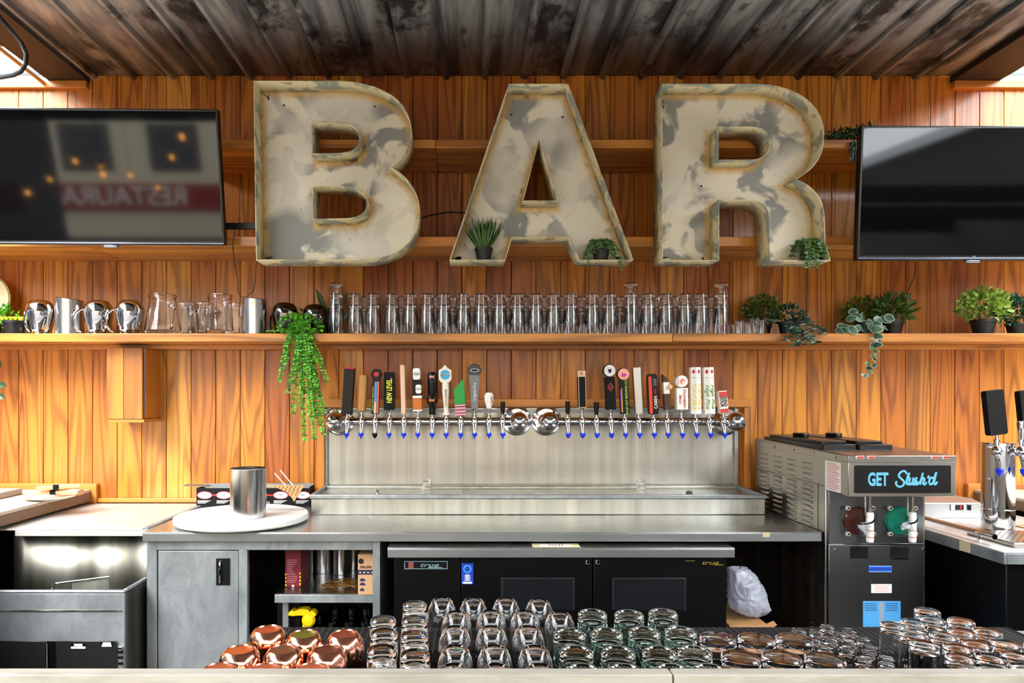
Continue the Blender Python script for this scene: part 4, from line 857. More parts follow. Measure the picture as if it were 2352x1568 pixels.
# side louvres (one object each) and screws
lv = MB(); N_l = 6
for i in range(N_l+1):       # pressed hood, open underneath
    yy = -.05+.1*i/N_l; dp = .009*min(1, (i if i < N_l-i else N_l-i)/1.0)
    lv.v += [(0, yy, .004), (-dp, yy, -.003), (-dp, yy, -.0055)]
for i in range(N_l):
    q = 3*i; lv.f += [(q, q+3, q+4, q+1), (q+1, q+4, q+5, q+2)]
n0 = len(lv.v)
lvm = lv.mesh('louvre', 60); lvm.materials.append(S_mach); lvm.materials.append(mat('louvre_slit', '#121110', .6))
slm = MB().box(-.0006, .0006, -.048, .048, -.0085, -.002).mesh('louvre_slit', 0); slm.materials.append(mat('louvre_slit', '#121110', .6))
for col, yc in enumerate((3.48, 3.335, 3.19, 3.04)):
    for r_ in range(19):
        o = link('louvre', lvm, None, mc); o.location = (MX0-mo[0]-.0002, yc-mo[1], MZT-.06-r_*.0235); sl = link('louvre_slit', slm, None, o)
for col, yc in enumerate((3.335, 3.19, 3.04)):
    for r_ in range(20):
        o = link('louvre', lvm, None, mc); o.location = (MX0-mo[0]-.0002, yc-mo[1], zmid-.03-r_*.0205); sl = link('louvre_slit', slm, None, o)
sc = MB().lathe([(0, -.004), (.004, -.003), (.006, 0), (0, 0)], 8, axis='x').mesh('screw'); sc.materials.append(CHROME)
for y in (2.8, 2.98, 3.16, 3.36, 3.55): o = link('screw', sc, None, mc); o.location = (MX0-.0035-mo[0], y-mo[1], MZT-.015)
MB().box(MX0-.0008, MX0+.001, 2.947, 2.951, .4, MZT-.03).build('panel_seam', mat('seam_dark', '#2c2b28', .4, .6), mc)
wl = MB().prism(rrect(2.765, 2.885, MZT-.155, MZT-.035, .006), MX0-.0032, MX0-.0022, 'yz').build('warning_label', PAPER, mc)
for k in range(13): MB().box(MX0-.0038, MX0-.0033, 2.775+.02*(k % 3 == 0), 2.868, MZT-.148+k*.0085, MZT-.1445+k*.0085).build('label_line', mat('pale_red_print', '#d88a84', .6), wl)
# hopper lids
for xa, lab in ((MX0+.02, 0), (MX0+.175, 1)):
    zt = MZT+.002; y0, y1 = 2.95, 3.55
    l = MB().prism(rrect(xa, xa+.15, y0, y1, .02), zt+.0, zt+.022, 'xy').build('hopper_lid', mat('lid_black', '#141416', .3), mc, .004)
    MB().prism(rrect(xa+.014, xa+.136, y0+.05, y1-.03, .02), zt+.0222, zt+.034, 'xy').build('raised_step', mat('lid_black', '#141416', .3), l, .004)
    MB().lathe([(0, .0), (.034, 0), (.037, .004), (.034, .008), (.037, .012), (.034, .018), (0, .02)], 24, (xa+.075, 3.3, zt+.0342)).build('knob', BLK, l)
# two barrels with spouts
def nut(mb, x, z):
    pts = []
    for k in range(30):
        a = 2*PI*k/30; r = .0082+.0014*math.cos(6*a); pts.append((x+r*math.cos(a), z+r*math.sin(a)))
    return mb.prism(pts, MYF-.03, MYF-.018)
for cx, cm_, lab in ((mx(1968), mat('cola_slush', '#5e1c0e', .25), 'left'), (mx(2064), mat('teal_slush', '#18a88a', .25), 'right')):
    zc = mz(1195)
    MB().lathe([(0, -.016), (.052, -.014), (.058, -.006), (.058, 0), (0, 0)], 28, (cx, MYF-.0005, zc), 'y').build('slush_window', cm_, up)
    MB().lathe([(.022, -.0185), (.03, -.0185), (.03, -.0165), (.022, -.0165)], 24, (cx+.004, MYF, zc), 'y', closed=True).build('auger_ring', cm_, up)
    MB().prism(rrect(cx-.062, cx+.068, zc-.064, zc+.064, .03), MYF-.024, MYF-.0195).build('door_plate', mat('clear_door', '#eef4f6', .03, trans=1.0), up)
    for dx_ in (-.05, .052):
        for dz_ in (.055, -.05):
            nb_ = MB(); nut(nb_, cx+dx_, zc+dz_); p = nb_.build('star_nut', mat('nut_cream', '#d8d6c8', .3), up, .001)
            MB().lathe([(0, 0), (.0045, 0), (.0045, .002), (0, .002)], 12, (cx+dx_, MYF-.032, zc+dz_), 'y').build('nut_bolt', IRON, up)
    sx_ = cx+.028
    MB().lathe([(0, -.075), (.0125, -.075), (.0145, -.066), (.0145, .04), (.012, .046), (0, .046)], 20, (sx_, MYF-.045, zc-.004)).build('spout', mat('spout_white', '#efece6', .35), up)
    MB().lathe([(.0147, -.028), (.0155, -.0275), (.0147, -.025)], 20, (sx_, MYF-.045, zc-.004)).build('spout_band', mat('band_red', '#b4522c', .4), up)
    MB().lathe([(.0147, -.056), (.0158, -.0555), (.0147, -.053)], 20, (sx_, MYF-.045, zc-.004)).build('spout_band', mat('band_red', '#b4522c', .4), up)
    MB().lathe([(0, .046), (.009, .046), (.009, .064), (.005, .065), (.005, .11), (0, .11)], 14, (sx_, MYF-.045, zc-.004)).build('plunger', S_mach, up)
    MB().tube([(sx_-.02, MYF-.048, zhb+.01), (sx_-.02, MYF-.048, zc+.03), (sx_-.018, MYF-.05, zc+.02)], .003).build('lever', CHROME, up)
    MB().tube([(sx_-.06, MYF-.06, zc-.005), (sx_-.02, MYF-.064, zc-.001), (sx_, MYF-.0625, zc+.004), (sx_+.014, MYF-.055, zc+.014)], .0035).build('spout_handle', BLK, up)
    fz = MB(); rn = random.Random(int(cx*100))
    for k in range(16):
        a0 = Vector((sx_-.062+rn.uniform(-.004, .02), MYF-.066+rn.uniform(-.006, .006), zc-.006+rn.uniform(-.012, .008)))
        a1 = a0+Vector((.02+rn.uniform(0, .03), rn.uniform(-.006, .006), rn.uniform(-.05, .0) if lab == 'left' else rn.uniform(-.02, .006)))
        a2 = a0+Vector((rn.uniform(.0, .03), rn.uniform(-.008, .002), rn.uniform(-.012, .014)))
        fz._add([a0, a1, a2], [(0, 1, 2)])
    fz.build('cling_wrap', mat('crinkled_wrap', '#e6ecf2', .12, trans=.6), up, 0, 0, solid=.0006)
for px in (1973, 2066):
    po = MB().box(mx(px-20), mx(px+20), MYF-.003, MYF-.0003, mz(1281), mz(1255)).build('badge_pocket', BLKM, lp, .001)
    MB().box(mx(px-20), mx(px+20), MYF-.008, MYF-.0032, mz(1283), mz(1281)).build('pocket_lip', CHROME, lp)
b = MB().box(mx(1995), mx(2047.5), MYF-.002, MYF-.0004, mz(1313), mz(1299)).build('blue_strip', mat('strip_blue', '#1a50c8', .4), lp)
for a0, b0, c0, d0 in ((1995, 2047.5, 1300.2, 1299), (1995, 2047.5, 1313, 1311.8)): MB().box(mx(a0), mx(b0), MYF-.0026, MYF-.0021, mz(c0), mz(d0)).build('strip_border', mat('strip_pale', '#9ac4e8', .4), b)
MB().box(mx(1998), mx(2045), MYF-.0026, MYF-.0021, mz(1307), mz(1305)).build('strip_line', NAVY, b)
b = MB().box(mx(2001), mx(2047.5), MYF-.002, MYF-.0004, mz(1361), mz(1341)).build('notice_label', PAPER, lp)
for k in range(4): MB().box(mx(2006+3*(k % 2)), mx(2043-4*(k % 2)), MYF-.0026, MYF-.0021, mz(1346+k*4), mz(1344.6+k*4)).build('label_line', mat('pale_red_print', '#d88a84', .6), b)
b = MB().box(mx(1982), mx(2068), MYF-.002, MYF-.0004, mz(1439), mz(1380)).build('blue_leaflet', mat('leaflet_blue', '#4f9fd8', .4), lp)
MB().box(mx(2018), mx(2029), MYF-.0026, MYF-.0021, mz(1439), mz(1382)).build('leaflet_fold', mat('leaflet_grey', '#8f9aa8', .5), b)
for s_ in (1985, 2033):
    for k in range(4): MB().box(mx(s_), mx(s_+28), MYF-.0026, MYF-.0021, mz(1386+k*5), mz(1384.6+k*5)).build('leaflet_line', NAVY, b)
MB().box(mx(1930), mx(2100), MYF-.09, MYF, .38, .395).build('drip_ledge', S_mach, mc, .003); MB().box(mx(1965), mx(2005), MYF-.085, MYF-.02, .396, .41).build('drip_cup', WHITE, mc, .004)
for x in (MX0+.05, MX1-.05):
    for y in (2.95, 3.5): MB().lathe([(.0, -.02), (.05, -.02), (.05, .02), (0, .02)], 16, (x, y, .0505), 'x').box(x-.02, x+.02, y-.02, y+.02, .06, .121).build('caster', BLK, mc)
# ================================================================== right steel counter with tap tower
RC0, RCY = 1.962, 2.55
rc = thing('beer_cooler', 'black direct draw beer cooler with steel top beside the slush machine', 'cooler', (2.4, 3.1, 0))
MB().box(RC0, 2.62, RCY, 3.62, .897-.005, .897).build('top', S_topLit, rc, .0015)
MB().box(RC0, RC0+.012, RCY+.0, 3.62, .897-.046, .897-.0055).build('top_lip', S_pan, rc, .002)
MB().box(RC0+.0125, 2.62, RCY, RCY+.012, .897-.046, .897-.0055).build('front_lip', S_pan, rc, .002)
MB().box(RC0+.03, 2.61, RCY+.03, 3.6, .05, .85).build('body', FBK, rc, .004)
MB().box(RC0+.12, 2.6, RCY+.012, RCY+.0295, .12, .83).build('door', FBK, rc, .004)
MB().tube([(2.15, RCY+.012, .78), (2.15, RCY-.02, .78), (2.5, RCY-.02, .78), (2.5, RCY+.012, .78)], .007).build('door_handle', CHROME, rc)
MB().prism([(2.72, .897-.04), (2.78, .897-.045), (2.78, .897-.005), (2.72, .897-.0)], RC0-.0016, RC0-.0004, 'yz').build('tape_piece', mat('masking_tape', '#c9bd96', .7), rc)
cy_ = 3.25; cq = lambda px: PXX(px, cy_)
cb = MB().prism([(cy_, .8975), (cy_, PZZ(1155, cy_)), (cy_+.06, PZZ(1155, cy_)+.012), (3.60, PZZ(1155, cy_)+.012), (3.60, .8975)], RC0+.001, cq(2256), 'yz').build('control_box', steel('bright_box_steel', '#cfd2d4', .35, 'x', .1), rc, .003)
MB().box(cq(2182), cq(2216), cy_-.006, cy_-.0005, PZZ(1172, cy_), PZZ(1158, cy_)).build('display_frame', mat('display_grey', '#b8bcbc', .4), cb, .003)
ds = MB().box(cq(2192), cq(2211), cy_-.0075, cy_-.0062, PZZ(1170, cy_), PZZ(1158.5, cy_)).build('display', mat('display_black', '#14060a', .2), cb)
ro = rc['_org']; lettering('display_digit', '5', mat('red_led', '#ff2a1c', .4, emit='#ff2010', es=2.0), cb, (cq(2204)-ro[0], cy_-.0082-ro[1], PZZ(1164, cy_)-ro[2]), .015, sx=.8)
MB().box(cq(2222), cq(2229), cy_-.006, cy_-.0005, PZZ(1171, cy_), PZZ(1159, cy_)).build('switch', BLK, cb, .001)
MB().tube([(RC0+.05, 2.66, .93), (RC0+.05, 3.15, .93)], .0105, 12).tube([(RC0+.05, 2.74, .897), (RC0+.05, 2.74, .93)], .008).tube([(RC0+.05, 3.1, .897), (RC0+.05, 3.1, .93)], .008).build('glass_rail', CHROME, rc)
TWY = 2.95; tx_ = PXX(2292, TWY); TW0 = .8975
tw = thing('tap_tower', 'polished steel tap tower column with two black paddle handles', 'tap tower', (tx_, TWY, TW0))
tt = PZZ(1016, TWY)
MB().lathe([(0, TW0), (.064, TW0), (.064, TW0+.006), (.06, TW0+.01), (.06, tt-.008), (.062, tt-.006), (.062, tt), (0, tt+.003)], 36, (tx_, TWY, 0)).build('column', S_pitch, tw)
MB().lathe([(.0602, PZZ(1168, TWY)), (.0615, PZZ(1167, TWY)), (.0602, PZZ(1165.5, TWY))], 36, (tx_, TWY, 0)).build('seam_ring', CHROME, tw)
def tower_tap(dx, dy, paddle):
    x, y, z = tx_+dx, TWY+dy, PZZ(1037, TWY-.07)
    f = MB().tube([(tx_+dx*.5, TWY+dy*.5, z), (x, y, z)], .011).lathe([(0, -.022), (.014, -.018), (.022, -.006), (.022, .006), (.014, .018), (.009, .022), (.009, .04), (.012, .042), (.012, .05), (.006, .052), (.006, .07), (0, .07)], 18, (x, y, z)).tube([(x, y, z-.015), (x+.003, y-.006, z-.04), (x+.005, y-.01, z-.068)], .0075)
    p = f.build('faucet', CHROME, tw)
    MB().lathe([(0, -.03), (.004, -.028), (.013, -.012), (.015, -.002), (.012, .004), (0, .004)], 14, (x+.005, y-.01, z-.072)).build('plug', BLUE, tw)
    if paddle:
        m = MB().prism(rrect(-.045, .045, 0, .185, .01), -.012, .012); m.xf(Matrix.Translation((x, y, z+.07)) @ Matrix.Rotation(R(-6), 4, 'Y') @ Matrix.Rotation(R(paddle), 4, 'Z')); m.build('paddle_handle', BLKM, tw, .004)
    else:
        MB().lathe([(0, .05), (.009, .05), (.012, .09), (.016, .115), (.013, .128), (0, .132)], 16, (x, y, z)).build('lever', CHROME, tw)
tower_tap(-.058, -.07, 12); tower_tap(.03, -.085, 0); tower_tap(.095, -.05, 14)
dg = thing('counter_drip_tray', 'perforated steel drip tray in front of the tap tower', 'drip tray', (tx_+.05, 2.75, .8975))
MB().box(PXX(2220, 2.87), PXX(2220, 2.87)+.42, 2.62, 2.87, .8975, .915).build('tray', S_mach, dg, .004)
hm = MB().lathe([(0, 0), (.0045, 0), (.0045, .0006), (0, .0006)], 8).mesh('perforation'); hm.materials.append(IRON)
for i in range(16):
    for j in range(9):
        o = link('perforation', hm, None, dg); o.location = (PXX(2220, 2.87)+.025+i*.0245-dg['_org'][0], 2.64+j*.0255-dg['_org'][1], .0176)
tag(MB().lathe([(0, 0), (.05, 0), (.052, .004), (.0, .004)], 20, (tx_+.2, 3.02, .8976)).build('bottle_cap_tin', mat('tan_lid', '#a88a68', .5)), 'flat round tan lid lying behind the tap tower', 'lid')
# ---- bag and carton under the counter
o = thing('cardboard_box', 'torn brown cardboard box on the floor under the counter end', 'box', (PXX(1718, 2.92), 2.95, 0))
cz = PZZ(1436, 2.9)
MB().box(PXX(1676, 2.9), PXX(1766, 2.9), 2.9, 3.2, 0, cz).build('carton', CARD, o, .002)
MB().prism([(PXX(1766, 2.9)+.001, cz-.03), (PXX(1790, 2.9), cz-.005), (PXX(1782, 2.9), cz+.012), (PXX(1766, 2.9)+.001, cz)], 2.92, 2.925).build('torn_flap', CARD, o)
MB().prism([(PXX(1766, 2.9)+.001, cz-.05), (PXX(1794, 2.9), cz-.03), (PXX(1786, 2.9), cz-.014), (PXX(1766, 2.9)+.001, cz-.026)], 2.935, 2.94).build('torn_flap', CARD, o)
bm2 = bmesh.new(); bmesh.ops.create_icosphere(bm2, subdivisions=5, radius=1.0); rn = random.Random(8)
from mathutils import noise as mn
BO = [(-40, -70), (-22, -69), (5, -66), (30, -42), (42, -15), (50, 15), (57, 31), (46, 40), (24, 50), (0, 48), (-22, 38), (-39, 25), (-41, 0)]
def outline(a):      # distance to the slumped outline in direction a (metres)
    d_ = Vector((math.cos(a), -math.sin(a))); best = 40
    for i in range(len(BO)):
        p_, q_ = Vector(BO[i]), Vector(BO[(i+1) % len(BO)]); e_ = q_-p_; den = d_.x*e_.y-d_.y*e_.x
        if abs(den) < 1e-9: continue
        t_ = (p_.x*e_.y-p_.y*e_.x)/den; u_ = (p_.x*d_.y-p_.y*d_.x)/den
        if t_ > 0 and -1e-6 <= u_ <= 1+1e-6: best = t_
    return best*3.0/FPX
for v in bm2.verts:
    p = v.co.copy(); q_ = p*1.0
    rg = sum((1-abs(mn.noise(p*f+Vector((f, 2.1, .7)))*2.2))*a_ for f, a_ in ((2.3, .11), (4.7, .075), (9.5, .045), (19, .02)))
    k = .86+rg*.72
    ang = math.atan2(p.z, p.x); rad = math.sqrt(p.x*p.x+p.z*p.z)
    r_o = outline(ang); v.co = Vector((math.cos(ang)*rad*r_o*k, p.y*.085*k, math.sin(ang)*rad*r_o*k))
zmin = min(v.co.z for v in bm2.verts)
for v in bm2.verts: v.co.z -= zmin
bag = bpy.data.meshes.new('plastic_bag'); bm2.to_mesh(bag); bm2.free(); bag.polygons.foreach_set('use_smooth', [True]*len(bag.polygons))
BAG = mat('cloudy_plastic', '#d4d8e6', .16, trans=.45, ior=1.15, coat=.6)
o = thing('plastic_bag', 'crumpled translucent plastic bag of lids slumped on the cardboard box', 'bag', (PXX(1713, 3.0), 3.0, cz+.001)); o['_org'] = [0, 0, 0]
link('bag_skin', bag, BAG, o)
MB().lathe([(0, .0), (.02, .004), (.012, .03), (.018, .05), (0, .052)], 7, (-.012, -.08, .1)).build('bag_knot', BAG, o, world=False)
# ================================================================== glasses drying on the bar mat
MATZ = EYE-.742
o = thing('bar_mat', 'black ribbed rubber drying mat under the glasses behind the bar edge', 'mat', (.4, 1.75, MATZ))
MB().box(-.66, 1.72, 1.24, 2.22, MATZ-.012, MATZ-.0002).build('mat_base', RUB, o)
rib = MB(); 
for k in range(112): x = -.65+k*.021; rib.box(x, x+.005, 2.0, 2.22, MATZ-.0003, MATZ+.0)
for k in range(20): y = 2.02+k*.01; rib.box(-.65, 1.7, y, y+.003, MATZ-.0003, MATZ+.0001)
stuff(rib.build('mat_ribs', mat('mat_rib', '#1c1d1f', .5), o))
o = thing('drainboard', 'steel under bar drainboard carrying the black mat', 'counter', (.4, 1.7, 0))
MB().box(-.665, 1.9, 1.215, 2.225, MATZ-.04, MATZ-.0125).build('board', S_pan, o, .003)
MB().box(-.66, 1.9, 1.215, 1.3, .1, MATZ-.0405).build('support', BLKM, o)
def inv(prof, h): return [(r, h-z) for r, z in prof]
PR = {
 'rocks': (.039, .085, [(0, .001), (.033, 0), (.037, .004), (.0385, .02), (.039, .085), (.036, .085), (.035, .03), (.028, .02), (.015, .0155), (0, .015)], GLASS),
 'wine': (.047, .108, [(0, .004), (.02, .004), (.024, 0), (.028, .001), (.034, .008), (.041, .026), (.0458, .048), (.047, .066), (.0445, .09), (.04, .108), (.0385, .108), (.043, .09), (.0455, .066), (.0442, .048), (.039, .027), (.03, .012), (.018, .008), (0, .008)], GLASS),
 'etched': (.044, .085, [(0, .004), (.028, .004), (.031, 0), (.04, .001), (.0435, .005), (.044, .028), (.0425, .03), (.044, .085), (.041, .085), (.0395, .03), (.037, .02), (.02, .014), (0, .013)], GLASSG),
 'wide': (.05, .08, [(0, .001), (.044, 0), (.048, .004), (.05, .02), (.05, .08), (.047, .08), (.0465, .026), (.04, .018), (0, .014)], GLASS),
 'shot': (.0225, .058, [(0, .001), (.0165, 0), (.0185, .002), (.0225, .058), (.0205, .058), (.0165, .018), (.008, .0135), (0, .013)], GLASS),
 'highball': (.034, .132, [(0, .001), (.029, 0), (.032, .004), (.034, .132), (.0318, .132), (.0298, .022), (.02, .016), (0, .015)], GLASS),
 'mug': (.054, .088, [(0, .004), (.034, .004), (.036, 0), (.038, .001), (.049, .016), (.054, .038), (.052, .064), (.045, .086), (.043, .088), (.0415, .086), (.05, .062), (.0515, .038), (.046, .018), (.034, .007), (0, .006)], COPPER),
}
HT = {'rocks': .657, 'wine': .635, 'etched': .657, 'wide': .663, 'shot': .685, 'highball': .612, 'mug': .654}
LST = []
ORD = ('first', 'second', 'third', 'fourth', 'fifth', 'sixth', 'seventh', 'eighth', 'ninth', 'tenth')
ROWS = {'rocks': ('upturned clear rocks glass, %s from the fridge in the column %s', [4, 3], ['beside the stemless glasses', 'beside the copper mugs'], 'col'),
 'wine': ('upside down stemless wine glass, %s from the rocks glasses, %s', [4, 4, 3, 3, 3], ['row nearest the fridge', 'second row from the fridge', 'middle row', 'second row from the bar edge', 'row touching the bar edge'], 'row'),
 'etched': ('green-tinted cut tumbler, %s from the stemless glasses, %s', [3, 4, 4, 4], ['row nearest the fridge', 'second row from the fridge', 'second row from the bar edge', 'row touching the bar edge'], 'row'),
 'wide': ('wide low upturned tumbler, %s from the cut tumblers, %s', [3, 3], ['row nearer the fridge', 'row nearer the bar edge'], 'row')}
def rowlabel(kind, i):
    if kind not in ROWS: return None
    pat, cnt, rows, _ = ROWS[kind]; r = 0
    while i >= cnt[r]: i -= cnt[r]; r += 1
    return pat % (ORD[i], rows[r])
def put(kind, pts):
    for px, py in pts:
        y = FPX*HT[kind]/(py-PPY); LST.append([kind, PXX(px, y), y])
put('mug', [(616, 1444), (703, 1455), (787, 1455), (551, 1491), (651, 1490), (751, 1490), (505, 1533), (610, 1534), (712, 1534)])
put('rocks', [(953, 1385), (952, 1420), (952, 1455), (953, 1499), (880, 1420), (882, 1450), (877, 1488)])
put('wine', [(1015, 1377), (1087, 1378), (1162, 1378), (1238, 1380), (1049, 1408), (1128, 1406), (1206, 1407), (1286, 1410), (1045, 1443), (1129, 1443), (1213, 1443), (1046, 1488), (1136, 1488), (1229, 1489), (1040, 1533), (1141, 1533), (1242, 1533)])
put('etched', [(1361, 1406), (1445, 1408), (1523, 1405), (1307, 1451), (1394, 1451), (1480, 1448), (1565, 1447), (1324, 1493), (1420, 1494), (1515, 1494), (1596, 1493), (1340, 1536), (1436, 1536), (1545, 1536), (1630, 1536)])
put('wide', [(1651, 1463), (1733, 1465), (1824, 1466), (1701, 1507), (1795, 1507), (1895, 1511)])
put('shot', [(1836, 1447), (1875, 1450), (1900, 1438), (1951, 1447), (1928, 1456), (1911, 1468), (1982, 1466), (1961, 1476), (1944, 1491), (2020, 1489), (2000, 1499), (1982, 1514), (2059, 1511), (2036, 1524), (1895, 1484), (1872, 1468)])
put('highball', [(2036, 1430), (2130, 1402), (2095, 1429), (2143, 1424), (2194, 1425), (2097, 1452), (2156, 1456), (2204, 1453), (2256, 1450), (2141, 1480), (2205, 1483), (2254, 1480), (2309, 1480), (2222, 1511), (2282, 1512), (2328, 1506), (2352, 1482), (2345, 1530), (2275, 1536)])
for it in range(120):
    mv = False
    for i in range(len(LST)):
        for j in range(i):
            a, b = LST[i], LST[j]; dx, dy = a[1]-b[1], a[2]-b[2]; d_ = math.hypot(dx, dy)+1e-9; m_ = PR[a[0]][0]+PR[b[0]][0]+.0025
            if d_ < m_:
                k = (m_-d_)/2/d_; a[1] += dx*k; a[2] += dy*k; b[1] -= dx*k; b[2] -= dy*k; mv = True
        LST[i][2] = max(LST[i][2], 1.222+PR[LST[i][0]][0])
    if not mv: break
INFO = {'rocks': ('rocks_glass', 'heavy-bottomed clear rocks glass upside down next to the copper mugs', 'glass', 'rocks glasses on the mat'),
 'wine': ('stemless_wine_glass', 'rounded stemless wine glass standing upside down on the black mat', 'glass', 'stemless glasses on the mat'),
 'etched': ('cut_tumbler', 'cut-pattern green-tinted tumbler upside down with starburst base', 'glass', 'cut tumblers on the mat'),
 'wide': ('wide_tumbler', 'wide low clear tumbler upside down between cut tumblers and shot glasses', 'glass', 'wide tumblers on the mat'),
 'shot': ('shot_glass', 'small thick shot glass upside down in the cluster on the mat', 'glass', 'shot glasses on the mat'),
 'highball': ('highball_glass', 'tall straight highball glass upside down near the end of the mat', 'glass', 'highball glasses on the mat'),
 'mug': ('copper_mug', 'hammered copper mug upside down on the black mat', 'mug', 'copper mugs on the mat')}
SRC = {}
def star(r0, r1, n, z, w_=.0016):
    mb = MB()
    for k in range(n):
        a = 2*PI*k/n; c, s_ = math.cos(a), math.sin(a); l = r1 if k % 2 == 0 else r1*.7
        mb._add([(r0*c, r0*s_, z), (l*c-w_*s_, l*s_+w_*c, z+.0006), (l*c+w_*s_, l*s_-w_*c, z+.0006)], [(0, 1, 2)])
    return mb
CNT = {}
for kind, x, y in LST:
    CNT[kind] = CNT.get(kind, -1)+1
    r, h, prof, m = PR[kind]; nm, lab, cat, grp = INFO[kind]
    if kind not in SRC:
        t0 = thing(nm, lab, cat, (0, 0, 0), group=grp); t0['_org'] = [0, 0, 0]
        seg = 40
        ip = inv(prof, h)
        if kind == 'mug':
            MB().lathe(ip, seg).build('body', m, t0, world=False)
            MB().lathe([(0, h-.0038), (.0345, h-.0038), (.0345, h-.003), (0, h-.003)], 24).build('base_disc', COPBOT, t0, world=False)
            MB().tube([(.05, 0, .064), (.075, 0, .066), (.084, 0, .05), (.08, 0, .03), (.05, 0, .018)], .0045, 8).build('handle', mat('brass', '#c89a5a', .2, 1.0), t0, world=False)
        else:
            body = MB().lathe(ip, seg)
            if kind == 'etched':
                for i, (a, b, c) in enumerate(body.v):       # facets pressed into the outer wall
                    rr = math.hypot(a, b)
                    if rr > .0425 and c < h-.03:
                        an = math.atan2(b, a); k = 1-.03*abs(math.sin(an*10)); body.v[i] = (a*k, b*k, c)
            body.build('body', m, t0, world=False)
            if kind == 'etched':
                star(.004, .026, 32, h-.0038).build('starburst', m, t0, world=False)
                cut = MB()
                for k in range(20):
                    a = 2*PI*k/20; a2 = a+2*PI/20
                    for (p, q) in ((a, a2), (a2, a)): cut.tube([(.0441*math.cos(p), .0441*math.sin(p), .008), (.0437*math.cos(q), .0437*math.sin(q), h-.034)], .0013, 4)
                cut.build('cut_pattern', m, t0, world=False)
            if kind == 'shot': MB().lathe([(.021, .002), (.0232, .002), (.0232, .004), (.021, .004)], 24, closed=True).build('rim', m, t0, world=False)
        SRC[kind] = t0; o = t0
    else: o = dup(SRC[kind])
    if rowlabel(kind, CNT[kind]): o['label'] = rowlabel(kind, CNT[kind])
    o.location = (x, y, MATZ+.0004); o.rotation_euler = (0, 0, random.uniform(0, 6.28) if kind not in ('mug',) else R(random.choice((25, 60, 110))))
    if kind == 'mug': o.rotation_euler = (0, 0, R(232+random.uniform(-6, 6)))
bm_ = [q for q in bpy.data.objects if q.name.startswith('copper_mug')]
for q, l in zip(bm_, ('copper mug upside down at the back, with a bright orange base', 'copper mug upside down with a dull green patina base', 'copper mug upside down in the back row beside the rocks glasses', 'copper mug upside down at the cabinet-door end of the front row', 'copper mug upside down with a brown worn base in the middle', 'copper mug upside down with a dark brown base next to the rocks glasses')): q['label'] = l
for q, c in zip(bm_[:6], ('#b04a20', '#6a6a1c', '#8a3a20', '#c05a1e', '#7a4a30', '#6a3020')):
    for ch in q.children:
        if ch.name.startswith('base_disc'): ch.data = ch.data.copy(); ch.data.materials[0] = mat('base_'+c, c, .35, .6)
# ================================================================== pint glasses on the shelf
pint = [(0, .002), (.026, 0), (.0295, .003), (.0315, .03), (.0412, .147), (.0393, .147), (.0298, .032), (.0265, .018), (0, .016)]
pm_ = MB().lathe(inv(pint, .147), 32).mesh('pint_glass'); pm_.materials.append(GLASS)
STEP = .0545
NS = ['first', 'second', 'third', 'fourth', 'fifth', 'sixth', 'seventh', 'eighth', 'ninth', 'tenth', 'eleventh', 'twelfth', 'thirteenth', 'fourteenth', 'fifteenth', 'sixteenth', 'seventeenth', 'eighteenth', 'nineteenth']
SN = {'front': 0, 'back': 0}
def stack(px, y, n, row, tall=None):
    if not tall: SN[row] += 1
    for k in range(n):
        o = link('pint_glass', pm_, None); o.location = (PXX(px, y), y, ZS+.0006+k*STEP); o.rotation_euler = (0, 0, random.uniform(0, 6))
        pos = ('bottom', 'upper', 'topmost')[k] if n == 2 else ('bottom', 'middle', 'topmost')[k]
        if tall: tag(o, '%s pint glass of the three-high upturned stack %s' % (pos, tall), 'glass', 'pint glasses on the shelf')
        else: tag(o, '%s pint glass of the %s two-high stack from the trailing plant, %s row' % (pos, NS[SN[row]-1], row), 'glass', 'pint glasses on the shelf')
FR = [772, 816, 857, 900, 942, 981, 1019, 1064, 1105, 1147, 1188, 1230, 1271, 1311, 1360, 1400, 1449, 1489, 1530, 1573, 1610, 1657]
TALL = {772: 'beside the trailing green plant', 1449: 'with two-high stacks on both sides', 1657: 'nearest the shot glasses on the shelf'}
for px in FR: stack(px, 3.475, 3 if px in TALL else 2, 'front', TALL.get(px))
for px in (838, 921, 1000, 1040, 1085, 1126, 1166, 1208, 1250, 1292, 1335, 1379, 1424, 1468, 1508, 1551, 1592, 1634): stack(px, 3.585, 2, 'back')
sgs = MB().lathe([(r, .07-h_) for r, h_ in sg], 18).mesh('shelf_shot_glass'); sgs.materials.append(GLASS)
for i, (px, y, k) in enumerate([(1699, 3.47, 1.0), (1688, 3.52, .8), (1716, 3.5, .95), (1733, 3.46, 1.12), (1750, 3.47, 1.08), (1742, 3.55, 1.1)]):
    o = link('shelf_shot_glass', sgs, None); o.location = (PXX(px, y), y, ZS+.0006); o.scale = (1, 1, k)
    tag(o, 'small clear glass upside down on the shelf in front of the dark boxwood plant', 'glass', 'small glasses on the shelf')
